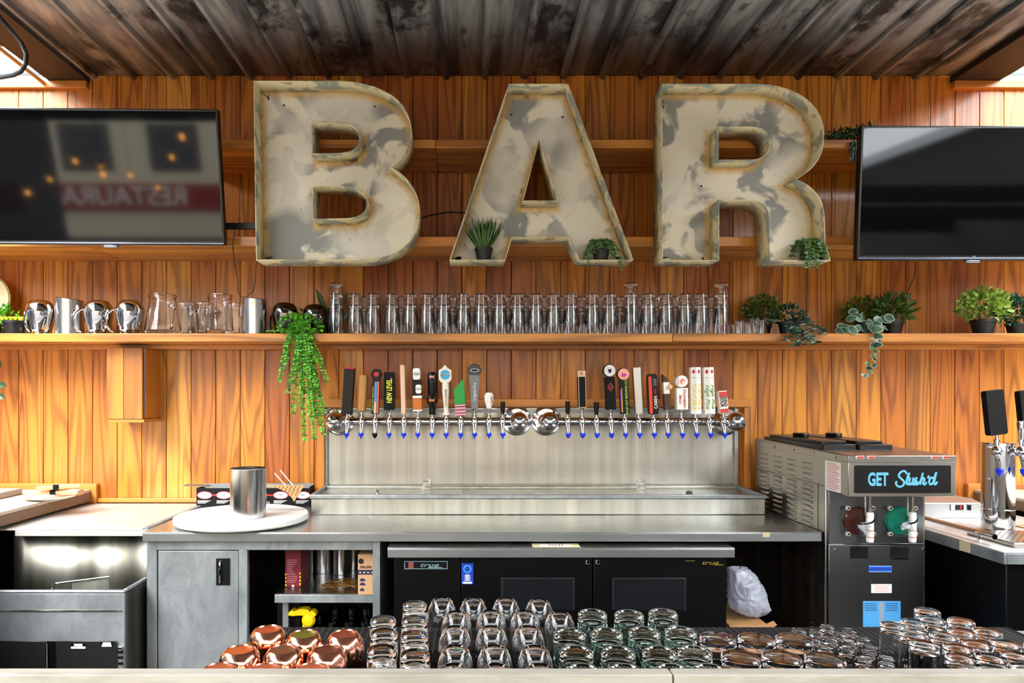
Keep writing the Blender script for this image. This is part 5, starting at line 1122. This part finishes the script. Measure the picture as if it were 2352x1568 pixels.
# ================================================================== pitchers and jugs on the long shelf
Z0 = ZS+.0006
def bell(px, y, label, hang, dark=False, k=1.0):
    o = thing('bell_pitcher', label, 'pitcher', (PXX(px, y), y, Z0)); o['_org'] = [0, 0, 0]
    m = mat('dark_polished_steel', '#6d6a68', .08, 1.0) if dark else S_pitch
    pr = [(.0, .172), (.03, .171), (.05, .163), (.062, .145), (.068, .115), (.066, .085), (.056, .045), (.05, .02), (.054, .01), (.064, .002), (.066, .0), (.062, .001), (.05, .011), (.047, .02), (.053, .046), (.063, .085), (.064, .115), (.058, .143), (.047, .16), (0, .168)]
    MB().lathe([(r*k, h*k) for r, h in pr], 36).build('body', m, o, world=False)
    s = MB().prism([(.058, -.03), (.084, -.004), (.084, .004), (.058, .03)], .0, .003, 'xy'); s.xf(Matrix.Rotation(R(hang+180), 4, 'Z')); s.build('spout', m, o, world=False)
    a = [(.066, 0, .125), (.085, 0, .118), (.105, 0, .1), (.112, 0, .075), (.108, 0, .04), (.095, 0, .018), (.08, 0, .006)]
    hb = MB().tube(a, [.004, .006, .007, .0065, .006, .005, .004], 8); hb.xf(Matrix.Rotation(R(hang), 4, 'Z') @ Matrix.Scale(k, 4)); hb.build('handle', m, o, world=False)
bell(94, 3.49, 'polished bell pitcher upside down beside the lime succulent, handle facing out', -95)
bell(227, 3.49, 'polished bell pitcher upside down whose handle overlaps the straight steel cup', 218)
bell(299, 3.49, 'polished bell pitcher upside down next to the larger glass jug', 220)
def cup(px, y, label, r, h, tilt=0, m=None):
    o = thing('steel_cylinder', label, 'cup', (PXX(px, y), y, Z0)); o['_org'] = [0, 0, 0]
    t_ = [(r*math.tan(R(tilt)))]
    mb = MB().lathe([(0, h), (r-.004, h), (r, h-.004), (r, 0), (r-.002, 0), (r-.002, h-.006), (0, h-.004)], 36)
    for i, (a, b, c) in enumerate(mb.v):
        if c > h*.5: mb.v[i] = (a, b, c-a*math.tan(R(tilt)))
    mb.build('body', m or S_cyl, o, world=False)
    return o
cup(160, 3.50, 'straight brushed steel cup with sloping top between two bell pitchers', .066, .18, 7)
cup(585, 3.49, 'straight brushed steel cup standing by the dark pitcher', .059, .178, 2)
def jug(px, y, label, h, rb, rt, hang, name='glass_jug'):
    o = thing(name, label, 'jug', (PXX(px, y), y, Z0)); o['_org'] = [0, 0, 0]
    pr = [(0, .004), (rb*.7, .003), (rb, 0), (rb+.002, .008), (rt+(rb-rt)*.45, h*.5), (rt, h*.86), (rt+.003, h*.93), (rt+.006, h*.97), (rt+.004, h), (rt-.001, h*.985), (rt-.003, h*.86), (rt-.003+(rb-rt)*.45, h*.5), (rb-.006, .02), (0, .016)]
    MB().lathe(pr, 32).build('body', GLASS, o, world=False)
    hb = MB().tube([(rt+.0, 0, h*.7), (rt+.03, 0, h*.72), (rb+.032, 0, h*.6), (rb+.03, 0, h*.35), (rb+.012, 0, h*.16), (rb-.004, 0, h*.14)], [.008, .009, .008, .008, .007, .007], 10); hb.xf(Matrix.Rotation(R(hang), 4, 'Z')); hb.build('handle', GLASS, o, world=False)
jug(374, 3.50, 'larger tapered glass jug with thick rolled rim beside the bell pitcher', .2, .088, .062, -40)
jug(505, 3.49, 'tapered clear glass jug whose handle points toward the larger jug', .198, .066, .055, 185)
jug(429, 3.637, 'glass jug at the back between the two front jugs, near the larger one', .178, .052, .05, 70)
jug(468, 3.62, 'glass jug at the back whose handle touches the front jug', .178, .042, .042, 250)
jug(545, 3.61, 'glass jug with a faded pink print behind the steel cup', .17, .05, .048, -20)
bell(655, 3.52, 'dark polished bell pitcher upside down behind the toppled pot', 150, True, .95)
bell(724, 3.52, 'dark polished bell pitcher upside down beside the first pint stack', -60, True, .9)
tag(MB().lathe([(0, 0), (.11, -.004), (.125, -.012), (.128, -.02), (.12, -.02), (.1, -.012), (0, -.008)], 36, (PXX(-34, 3.6), 3.62, PZZ(685, 3.6)), 'y').build('round_plaque', mat('aged_cream', '#c9bf9c', .5)), 'round cream plaque with gold edge leaning on the wall behind the succulent', 'plaque')
MB().lathe([(.122, -.023), (.13, -.018), (.13, -.008), (.122, -.01)], 36, (PXX(-34, 3.6), 3.62, PZZ(685, 3.6)), 'y', closed=True).build('plaque_rim', mat('old_gold', '#9a8440', .4, .5))
rim = bpy.data.objects['plaque_rim']; rim.parent = bpy.data.objects['round_plaque']
# ================================================================== plants
def leafmat(name, c1, c2, rough=.4):
    m = mat(name, c1, rough); t = NT(m); g = t.n('ShaderNodeNewGeometry'); t.col(t.ramp(g.outputs['Random Per Island'], [(0, c1), (1, c2)]))
    m.node_tree.nodes['Principled BSDF'].inputs['Subsurface Weight'].default_value = 0.0
    return m
G_bright = leafmat('bright_leaf', '#1f6a14', '#6cbf2a'); G_dark = leafmat('dark_leaf', '#122a10', '#2f5426'); G_box = leafmat('boxwood_leaf', '#22380f', '#6c8230')
G_grass = leafmat('grass_blade', '#1c3a14', '#587e30'); G_lime = leafmat('lime_rosette', '#b4d020', '#e0ee50'); G_rub = leafmat('blue_green_leaf', '#1c4a38', '#3c7458', .3); G_yel = leafmat('light_leaf', '#4c7a22', '#b4d060')
POT = mat('black_pot', '#141416', .45); STEM = mat('green_stem', '#3c5a20', .6)
def leaf(mb, p, d, up, L_, w_, curl=.25):
    p = Vector(p); d = Vector(d).normalized(); s = d.cross(Vector(up)); s = s.normalized() if s.length > 1e-5 else Vector((1, 0, 0)); n = s.cross(d)
    a = p+d*L_*.35-n*L_*curl*.15; b = p+d*L_*.75-n*L_*curl*.5; e = p+d*L_-n*L_*curl
    mb._add([p, a+s*w_*.5, a-s*w_*.5, b+s*w_*.38, b-s*w_*.38, e, a+n*w_*-.12, b+n*w_*-.1], [(0, 1, 6), (0, 6, 2), (1, 3, 7, 6), (6, 7, 4, 2), (3, 5, 7), (7, 5, 4)])
def rdir(rn, zmin=-1): 
    while True:
        v = Vector((rn.uniform(-1, 1), rn.uniform(-1, 1), rn.uniform(zmin, 1)))
        if .1 < v.length < 1: return v.normalized()
def pot(o, x, y, z, r, h, name='pot'):
    p = MB().lathe([(0, 0), (r*.72, 0), (r*.93, h*.82), (r, h*.82), (r, h), (r*.92, h), (r*.88, h*.8), (0, h*.78)], 20, (x, y, z)).build(name, POT, o)
    return p
def bush(name, label, px, y, z, potr, poth, R3, n, gm, L_, w_, seed, dz=0, ball=True):
    x = PXX(px, y); o = thing(name, label, 'plant', (x, y, z)); rn = random.Random(seed)
    pot(o, x, y, z, potr, poth); mb = MB(); sm = MB(); c = Vector((x, y, z+poth+R3[2]*.55+dz))
    for k in range(n):
        d_ = rdir(rn, -.5); r_ = rn.uniform(.45, 1.0); p = c+Vector((d_.x*R3[0]*r_, d_.y*R3[1]*r_, d_.z*R3[2]*r_)); p.z = max(p.z, z+.012)
        if p.y > WALL-.02: p.y = WALL-.02
        leaf(mb, p, d_+Vector((rn.uniform(-.6, .6), rn.uniform(-.6, .3), rn.uniform(-.2, .6))), rdir(rn), L_*rn.uniform(.7, 1.2), w_*rn.uniform(.8, 1.2))
    for k in range(14):
        d_ = rdir(rn, 0); sm.tube([(x, y, z+poth*.75), tuple(c+Vector((d_.x*R3[0], d_.y*R3[1], d_.z*R3[2]))*.6-c*.0-c*.6+c*.6 if False else tuple(c+Vector((d_.x*R3[0]*.6, d_.y*R3[1]*.6, d_.z*R3[2]*.6))))][:2] if False else [(x, y, z+poth*.75), tuple(c+Vector((d_.x*R3[0]*.6, min(d_.y*R3[1]*.6, WALL-.02-c.y), d_.z*R3[2]*.6)))], .0015, 5)
    stuff(mb.build('foliage', gm, o, 0, 0)); sm.build('stems', STEM, o)
    return o
def trail(mb, sm, pts, gm_n, L_, w_, rn, pair=True, parts=None):
    P = [Vector(p) for p in pts]; sm.tube(P, .0014, 5)
    tot = 0
    for a, b in zip(P[:-1], P[1:]):
        n_ = max(1, int((b-a).length/gm_n)); d_ = (b-a).normalized()
        for k in range(n_):
            p = a.lerp(b, (k+rn.random()*.5)/n_)
            for s_ in ((-1, 1) if pair else (rn.choice((-1, 1)),)):
                side = Vector((s_*rn.uniform(.6, 1), rn.uniform(-.8, .2), rn.uniform(-.3, .5)))
                if parts is None: leaf(mb, p, side+d_*.3, Vector((0, -1, .5))+rdir(rn)*.4, L_*rn.uniform(.7, 1.2), w_*rn.uniform(.8, 1.2))
                else: parts.append((p, side+d_*.3, Vector((rn.uniform(-.4, .4), -1, rn.uniform(0, .8)))))
# trailing bright green plant
ty = 3.43; tx = PXX(692, ty); o = thing('trailing_plant', 'bright green trailing plant spilling over the shelf edge beside the taps', 'plant', (tx, ty, Z0)); rn = random.Random(4)
pot(o, tx, ty+.03, Z0, .04, .06); mb = MB(); sm = MB()
ends = [(655, 830), (668, 880), (650, 800), (700, 905), (722, 1010), (735, 985), (745, 950), (712, 960), (688, 860), (660, 905), (752, 880), (730, 900), (700, 1015), (742, 1000), (676, 840), (640, 880), (715, 820), (738, 840), (690, 930), (725, 960), (708, 870), (648, 850), (672, 950)]
for px, py in ends:
    y1 = 3.41-rn.uniform(.012, .05); sx_ = tx+rn.uniform(-.045, .05); ex, ez = PXX(px, y1), PZZ(py, y1)
    ax = sx_+(ex-sx_)*.45
    trail(mb, sm, [(sx_, ty+.02, Z0+.07), (sx_*.5+ax*.5, 3.40, Z0+.045), (ax, y1, Z0-.02), (ax*.5+ex*.5+rn.uniform(-.01, .01), y1-.006, Z0*.5+ez*.5), (ex, y1+.004, ez)], .0135, .0155, .0125, rn)
for k in range(330):
    d_ = rdir(rn); leaf(mb, (tx+d_.x*.105, 3.42+d_.y*.05-.01, max(Z0+.012, Z0+.035+d_.z*.05)), d_+rdir(rn)*.6, rdir(rn), .018, .013)
trail(mb, sm, [(tx-.05, 3.43, Z0+.03), (tx-.12, 3.42, Z0+.012), (PXX(610, 3.42), 3.42, Z0+.008)], .013, .014, .012, rn)
stuff(mb.build('foliage', G_bright, o, 0, 0)); sm.build('stems', STEM, o)
o = thing('toppled_pot', 'small toppled grey pot with a pale succulent rosette over the trailing plant', 'plant', (PXX(660, 3.4), 3.41, Z0+.05))
pb = MB().lathe([(0, -.03), (.018, -.03), (.024, .026), (.021, .026), (.015, -.02), (0, -.02)], 18); pb.xf(Matrix.Translation((PXX(658, 3.41), 3.41, Z0+.056)) @ Matrix.Rotation(R(52), 4, 'Y')); pb.build('pot', mat('slate_pot', '#33343c', .5), o)
lm = MB(); rn = random.Random(2)
for k in range(16):
    a = k*2.4; leaf(lm, (PXX(668, 3.41), 3.40, Z0+.074), (.5+.7*math.cos(a), .7*math.sin(a), .8), (0, 0, 1), .036, .017, -.2)
lm.build('rosette', leafmat('pale_rosette', '#6f9440', '#a8c070'), o, 0, 0)
# lime succulent
y_ = 3.47; x_ = PXX(34, y_); o = thing('lime_succulent', 'lime yellow succulent in a wide black pot beside the bell pitcher', 'plant', (x_, y_, Z0)); pot(o, x_, y_, Z0, .055, .065)
lm = MB(); rn = random.Random(6)
for cx in range(-2, 3):
    for cyy in range(-1, 2):
        for k in range(9):
            a = k*2.4; leaf(lm, (x_+cx*.022, y_+cyy*.024, Z0+.06), (math.cos(a), math.sin(a), 1.4), (0, 0, 1), .028, .015, -.2)
stuff(lm.build('rosettes', G_lime, o, 0, 0))
bush('ivy_plant', 'small-leaved green plant behind the lime succulent', 18, 3.58, Z0, .045, .06, (.07, .06, .06), 170, G_bright, .02, .013, 3)
bush('corner_ivy', 'drooping ivy at the far end of the shelf past the succulent', -14, 3.47, Z0, .035, .04, (.06, .05, .07), 150, G_bright, .02, .014, 9, -.02)
# agave leaves behind first stack
o = thing('spiky_plant', 'dark spiky leaved plant behind the dark pitcher and pint stack', 'plant', (PXX(765, 3.62), 3.62, Z0)); x_ = PXX(765, 3.62); pot(o, x_, 3.62, Z0, .045, .06)
for k, (dx, dz, l) in enumerate([(-.08, .19, .17), (-.12, .07, .15), (.0, .2, .16), (.07, .16, .15), (-.05, .12, .15), (.1, .09, .14), (.04, .2, .17)]):
    m = MB(); leaf(m, (x_, 3.61, Z0+.05), (dx, -.03, dz), (0, -1, .2), l+.05, .034, .12); m.build('leaf', G_dark, o, 0, 0, solid=.0015)
# right side plants
bush('boxwood_plant', 'dark round boxwood plant behind the small glasses on the shelf', 1752, 3.57, Z0, .045, .06, (.105, .075, .085), 900, G_box, .018, .01, 11, .02)
def leafy(name, label, px, y, trails, L_, w_, m, seed, spacing, up, extra):
    x = PXX(px, y); o = thing(name, label, 'plant', (x, y, Z0)); rn = random.Random(seed); pot(o, x, y, Z0, .045, .06); sm = MB(); pr = []
    for pts in trails: trail(None, sm, [(x, y, Z0+.055)]+[(PXX(a, c), c, PZZ(b, c)) for a, b, c in pts], spacing, L_, w_, rn, True, pr)
    for k in range(extra):
        d_ = rdir(rn, .0); q = Vector((x+d_.x*up[0], y+d_.y*.05-.01, Z0+.06+d_.z*up[1])); pr.append((q, d_+rdir(rn)*.4, rdir(rn)))
    sm.build('stems', mat('brown_stem', '#6a4a30', .6), o)
    for p, d_, u in pr:
        mb = MB(); k = rn.uniform(.75, 1.2); leaf(mb, p, d_, u, L_*k, w_*k, .2); mb.build('leaf', m, o, 0, 0, solid=.0008)
    return o
def objleaf(name, c1, c2, rim=None):
    m = mat(name, c1, .3); t = NT(m); oi = t.n('ShaderNodeObjectInfo'); t.col(t.ramp(oi.outputs['Random'], [(0, c1), (1, c2)])); return m
O_dark = objleaf('camellia_leaf', '#122818', '#2c5a40'); O_var = objleaf('peperomia_leaf', '#33604c', '#a4c0a4')
leafy('glossy_trailing_plant', 'dark glossy-leaved plant drooping over the shelf beside the boxwood', 1808, 3.46, [[(1825, 745, 3.40), (1830, 780, 3.37), (1822, 800, 3.37)], [(1850, 742, 3.4), (1860, 765, 3.37), (1865, 792, 3.37)], [(1860, 735, 3.42), (1882, 758, 3.4), (1895, 770, 3.38)], [(1815, 760, 3.39), (1802, 785, 3.37)], [(1840, 760, 3.39), (1838, 795, 3.36)], [(1835, 725, 3.43), (1855, 735, 3.42)], [(1820, 715, 3.43), (1815, 722, 3.45)], [(1850, 770, 3.38), (1880, 790, 3.36)]], .03, .014, O_dark, 5, .018, (.075, .07), 70)
bush('fern_plant', 'feathery green fern in a black pot at the foot of the hanging lead', 2050, 3.53, Z0, .052, .07, (.1, .08, .075), 520, G_grass, .038, .009, 21, .015)
bush('moss_fern', 'low dark fern behind the variegated trailing plant', 1985, 3.58, Z0, .045, .06, (.115, .075, .08), 620, G_box, .022, .009, 22, .015)
def roundleaf(L_, w_):
    mb = MB(); n_ = 14; mb.v.append((L_*.5, 0, .03*L_))
    for ring in (.84, 1):
        for k in range(n_):
            a = 2*PI*k/n_; c_, s_ = math.cos(a), math.sin(a); tip = 1.0+(.18*max(0, c_)**6)
            mb.v.append((L_*.5+L_*.5*ring*c_*tip, w_*.5*ring*s_*(1-.18*c_), -.12*L_*(c_*ring)**2+.04*abs(s_)*ring))
    for k in range(n_): j = (k+1) % n_; mb.f.append((0, 1+k, 1+j))
    for k in range(n_): j = (k+1) % n_; mb.f.append((1+k, 1+n_+k, 1+n_+j, 1+j))
    me = mb.mesh('variegated_leaf', 60); me.materials.append(objleaf('peperomia_core', '#1f4034', '#4a6f5a')); me.materials.append(mat('pale_leaf_edge', '#93aa90', .4))
    for p in me.polygons: p.material_index = 1 if len(p.vertices) == 4 else 0
    return me
rl = roundleaf(1, .7); x_ = PXX(1985, 3.45); y_ = 3.45; o = thing('variegated_plant', 'variegated round-leaved plant with a long runner hanging below the shelf', 'plant', (x_, y_, Z0)); pot(o, x_, y_, Z0, .045, .06); rn = random.Random(31); sm = MB()
run = [(1985, 740, 3.45), (2000, 752, 3.40), (2008, 775, 3.375), (2003, 800, 3.37), (2000, 825, 3.37), (1992, 850, 3.37), (1984, 865, 3.37)]
sm.tube([(PXX(a, c), c, PZZ(b, c)) for a, b, c in run], .0015, 5)
LV = []
for (a, b, c), (a2, b2, c2) in zip(run[:-1], run[1:]):
    for k in range(4):
        t_ = k/4; LV.append((a+(a2-a)*t_+rn.uniform(-9, 9), b+(b2-b)*t_, c-.004, rn.uniform(.7, 1.15)*(1 if b < 790 else .72)))
for k in range(34): LV.append((1985+rn.uniform(-52, 48), 742+rn.uniform(-26, 20), 3.43-rn.uniform(-.03, .04), rn.uniform(.9, 1.4)))
for k in range(8): LV.append((1925+rn.uniform(-6, 16), 755+rn.uniform(-12, 6), 3.42, 1.0))
for a, b, c, k in LV:
    q = link('leaf', rl, None, o); z_ = PZZ(b, c)
    if c > 3.405: z_ = max(z_, Z0+.022)
    q.location = (PXX(a, c)-x_, c-y_, z_-Z0); L_ = .04*k; q.scale = (L_, L_, L_); q.rotation_euler = (R(rn.uniform(50, 110)), R(rn.uniform(-20, 60)), R(rn.uniform(-50, 50)))
sm.build('stems', mat('red_stem', '#9a5a34', .6), o)
bush('box_plant', 'light green small-leaved plant in a black pot alone near the end of the shelf', 2258, 3.48, Z0, .058, .072, (.13, .08, .085), 620, G_yel, .026, .015, 41, .02)
bush('box_plant', 'darker leafy plant crowding the light green potted plant', 2335, 3.52, Z0, .05, .06, (.11, .075, .085), 520, G_rub, .026, .015, 42, .01)
# plants standing in the letters
LZ = PZZ(597, LF)+.003
def letter_plant(name, label, px, gm, kind, seed):
    y = LF+.055; x = PXX(px, y); o = thing(name, label, 'plant', (x, y, LZ)); rn = random.Random(seed); pot(o, x, y, LZ, .042, .062); mb = MB()
    if kind == 'grass':
        for k in range(120):
            a = rn.uniform(0, 6.28); q = rn.uniform(.1, 1.35); leaf(mb, (x+.02*math.cos(a), y+.02*math.sin(a), LZ+.055), (math.cos(a)*q, math.sin(a)*q*.4-.1, 1.1), (math.cos(a), math.sin(a), .2), rn.uniform(.1, .155), .0075, .3)
    else:
        sm = MB()
        for k in range(30):
            a = rn.uniform(0, 6.28); q = rn.uniform(.03, .075); e_ = rn.uniform(-.09, .03); yy = min(max(y+math.sin(a)*q-.01, LF-.03), LFACE-.012)
            trail(mb, sm, [(x, y, LZ+.06), (x+math.cos(a)*q*.6, y+math.sin(a)*.02, LZ+.1), (x+math.cos(a)*q, yy if e_ > -.06 else LF-.018, LZ+.06+e_*.3), (x+math.cos(a)*q*1.1, (yy if e_ > -.06 else LF-.02), max(LZ+.006, LZ+.05+e_) if e_ > -.06 else LZ+.03+e_)], .011, .012 if kind == 'vine' else .02, .008, rn)
        sm.build('stems', STEM, o)
    stuff(mb.build('foliage', gm, o, 0, 0))
letter_plant('grass_plant', 'small grass tuft in a black pot standing in the foot of the letter A', 1111, G_grass, 'grass', 1)
letter_plant('string_plant', 'small trailing plant in a black pot in the other foot of the letter A', 1380, G_grass, 'vine', 2)
letter_plant('small_fern', 'little fern in a black pot perched on the foot of the letter R', 1858, G_grass, 'fern', 3)
# garland on the upper shelf behind the screen
o = thing('leaf_garland', 'dark leafy garland lying on the upper shelf behind the television', 'garland', (PXX(1970, 3.4), 3.4, EYE+1.214)); rn = random.Random(12); mb = MB()
for k in range(560):
    px = rn.uniform(1890, 2070); x = PXX(px, 3.4); hh = .05+.03*math.exp(-((px-1980)/22)**2); leaf(mb, (x, 3.4+rn.uniform(-.06, .06), EYE+1.219+rn.uniform(.0, hh)), rdir(rn)+Vector((.5, -.2, .4)), rdir(rn), .03, .011)
sm = MB().tube([(PXX(1890, 3.4), 3.4, EYE+1.235), (PXX(1980, 3.4), 3.39, EYE+1.24), (PXX(2070, 3.4), 3.4, EYE+1.235)], .003)
for k in range(60):
    x = PXX(1960+rn.uniform(-9, 9), 3.31); leaf(mb, (x, 3.308-rn.uniform(0, .02), EYE+1.21-rn.uniform(0, .09)), (rn.uniform(-.5, .5), -.3, -1), (0, -1, 0), .028, .01)
stuff(mb.build('foliage', G_dark, o, 0, 0)); sm.build('stems', STEM, o)
o = thing('ivy_sprig', 'dark ivy sprig hanging down the planks past the wooden wall box', 'plant', (PXX(-20, 3.6), 3.6, EYE)); sm = MB(); rn = random.Random(51)
sm.tube([(PXX(-30, 3.6), 3.595, EYE+.2335), (PXX(-24, 3.6), 3.6, EYE+.12), (PXX(-14, 3.6), 3.61, EYE+.06), (PXX(-4, 3.6), 3.6, EYE+.03)], .002, 6); sm.build('stem', STEM, o)
for px, py, a, l in ((-3, 848, 60, .05), (-2, 882, -10, .055), (-12, 862, 200, .05), (0, 905, -30, .045), (-18, 835, 150, .05), (-10, 895, 240, .045)):
    mb = MB(); leaf(mb, (PXX(px-6, 3.59), 3.59, PZZ(py, 3.59)), (math.cos(R(a)), -.2, math.sin(R(a))), (0, -1, .3), l, l*.75, .15); mb.build('leaf', G_dark, o, 0, 0, solid=.0008)
# ================================================================== things on the left counter
bx_, by_ = PXX(562, 3.17), 3.17
o = thing('round_board', 'large round white plastic disc with comb slots lying on the steel counter', 'board', (bx_, by_-.05, CZ))
MB().lathe([(0, .002), (.25, .002), (.285, .008), (.29, .014), (.29, .032), (.285, .036), (0, .036)], 64, (bx_, by_-.03, CZ+.0005)).build('disc', mat('white_poly', '#f4f4ee', .4), o)
for k in range(16):
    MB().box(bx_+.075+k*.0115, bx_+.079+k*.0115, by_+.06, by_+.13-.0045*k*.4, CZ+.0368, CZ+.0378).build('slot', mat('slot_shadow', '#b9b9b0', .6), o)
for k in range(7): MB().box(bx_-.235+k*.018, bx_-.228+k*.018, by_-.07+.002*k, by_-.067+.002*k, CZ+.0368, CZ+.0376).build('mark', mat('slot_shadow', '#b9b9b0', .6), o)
cx_, cy2 = PXX(570, 3.06), 3.06
o = thing('steel_canister_open', 'tall open brushed steel canister standing on the round white disc', 'canister', (cx_, cy2, CZ+.037))
MB().lathe([(0, .001), (.0745, .0), (.0765, .002), (.0765, .212), (.078, .214), (.0755, .214), (.075, .004), (0, .003)], 48, (cx_, cy2, CZ+.0372)).build('wall', S_cyl, o)
# black dispenser box against the wall
y0, y1 = 3.565, 3.665; q = lambda px: PXX(px, y0); zz = lambda py: CZ+.0008+(1157-py)*y0/FPX
o = thing('wrap_box', 'long black printed dispenser carton with red band against the planks', 'box', (q(580), y0, CZ)); wo = o['_org']
x0, x1 = q(451), q(712); z1 = zz(1115)
MB().box(x0, x1, y0, y0+.004, CZ+.0008, z1).build('front', BLKM, o, .001); MB().box(x0, x0+.004, y0+.0045, y1, CZ+.0008, z1).build('end', BLKM, o); MB().box(x1-.004, x1, y0+.0045, y1, CZ+.0008, z1+.006).build('end', BLKM, o)
MB().box(x0, x1, y1-.004, y1, CZ+.0008, z1+.012).build('back', mat('grey_card', '#8a8a88', .6), o); MB().box(x0+.0045, x1-.0045, y0+.0045, y1-.0045, CZ+.0008, CZ+.06).build('contents', mat('box_inside', '#4a4a4a', .6), o)
MB().box(x0, x1, y0-.0012, y0-.0004, zz(1133), zz(1129)).build('red_band', RED, o)
for px in (470.5, 514, 625, 645, 696):
    if px == 625: continue
    r_ = MB().prism(arc(q(px), zz(1131), .038, .0195, 0, 350, 28), y0-.0022, y0-.0014).build('picture_rim', mat('picture_red', '#d83048', .5), o); MB().prism(arc(q(px), zz(1131), .035, .017, 0, 350, 28), y0-.0032, y0-.0024).build('picture', mat('picture_white', '#e4e8e6', .5), r_)
    MB().prism([(q(px)-.012, zz(1132)), (q(px)+.012, zz(1132)), (q(px)+.008, zz(1129)), (q(px)-.008, zz(1128))], y0-.0038, y0-.0033).build('picture_mark', mat('grey_print', '#8a8a8a', .6), r_)
    for k in range(3): MB().box(q(px)-.036, q(px)+.03-.012*k, y0-.0022, y0-.0014, zz(1144.5+k*2.6), zz(1143+k*2.6)).build('print_line', mat('white_print', '#c8c8c8', .6), o)
lettering('print', 'EL', WHITE, o, (q(616)-wo[0], y0-.002-wo[1], zz(1151)-wo[2]), .02, sx=1.3)
MB().prism([(q(605), zz(1108)), (q(700), zz(1108)), (q(676), zz(1146)), (q(672), zz(1138)), (q(660), zz(1124)), (q(640), zz(1115))], y0-.0075, y0-.006).build('perforated_flap', mat('kraft_flap', '#c39360', .7), o)
pf = MB().lathe([(0, 0), (.0035, 0), (.0035, .0006), (0, .0006)], 8, axis='y').mesh('flap_hole'); pf.materials.append(mat('hole_brown', '#5a3c1e', .7))
for r_, (n_, px0, py) in enumerate([(7, 633, 1112), (5, 648, 1116), (4, 657, 1120), (3, 664, 1124), (2, 671, 1129)]):
    for k in range(n_):
        h_ = link('flap_hole', pf, None, o); h_.location = (q(px0+k*9.3)-wo[0], y0-.0085-wo[1], zz(py)-wo[2])
MB().prism([(q(420), zz(1108.5)), (q(470), zz(1109)), (q(478), zz(1112)), (q(420), zz(1110.5))], y0-.0, y0+.05).build('open_flap', mat('flap_grey', '#6a5a48', .6), o)
for a, b, lab in (((627, 1082), (664, 1114), 'white paper straw leaning out of the black carton, lower one'), ((640, 1075), (680, 1113), 'white paper straw leaning out of the black carton, higher one')):
    tag(MB().tube([(q(a[0]), y0+.03, zz(a[1])), (q(b[0]), y0+.05, zz(b[1])-.03)], .003, 8).build('straw', WHITE), lab, 'straw')
# plate with cutlery rolls on the side bar
pz = EYE-.502; px_, py_ = PXX(112, 3.32), 3.32
o = thing('plate', 'white oval plate on the side bar', 'plate', (px_, py_, pz)); pm2 = MB().lathe([(0, .003), (.06, .003), (.075, .001), (.12, .014), (.121, .017), (.1, .012), (.07, .006), (0, .007)], 40); pm2.xf(Matrix.Translation((px_, py_, pz+.0003)) @ Matrix.Scale(.8, 4, (0, 1, 0))); pm2.build('dish', mat('porcelain', '#f6f4ee', .2), o)
NAP = mat('peach_napkin', '#d9a074', .7)
for i, (dx, dy, a, dz) in enumerate([(.02, .02, 15, .032), (.05, .045, -12, .034), (.035, .01, 35, .056)]):
    r_ = thing('cutlery_roll', ('peach napkin cutlery roll with dark band on the plate', 'peach napkin cutlery roll tucked behind on the plate', 'uppermost peach napkin cutlery roll on the plate')[i], 'napkin', (px_+dx, py_+dy, pz+dz)); r_['_org'] = [0, 0, 0]
    b = MB().tube([(-.085, 0, 0), (-.03, .0, .003), (.04, 0, .002), (.09, 0, -.004)], [.02, .018, .02, .024], 10); b.xf(Matrix.Rotation(R(a), 4, 'Z') @ Matrix.Scale(.62, 4, (0, 0, 1))); b.build('napkin', NAP, r_, world=False)
    b = MB().tube([(-.02, 0, .002), (.005, 0, .002)], .0196, 12, False); b.xf(Matrix.Rotation(R(a), 4, 'Z') @ Matrix.Scale(.66, 4, (0, 0, 1))); b.build('band', BLKM, r_, world=False)
for o in bpy.data.objects:
    for k in ('_org', '_s'):
        if k in o: del o[k]
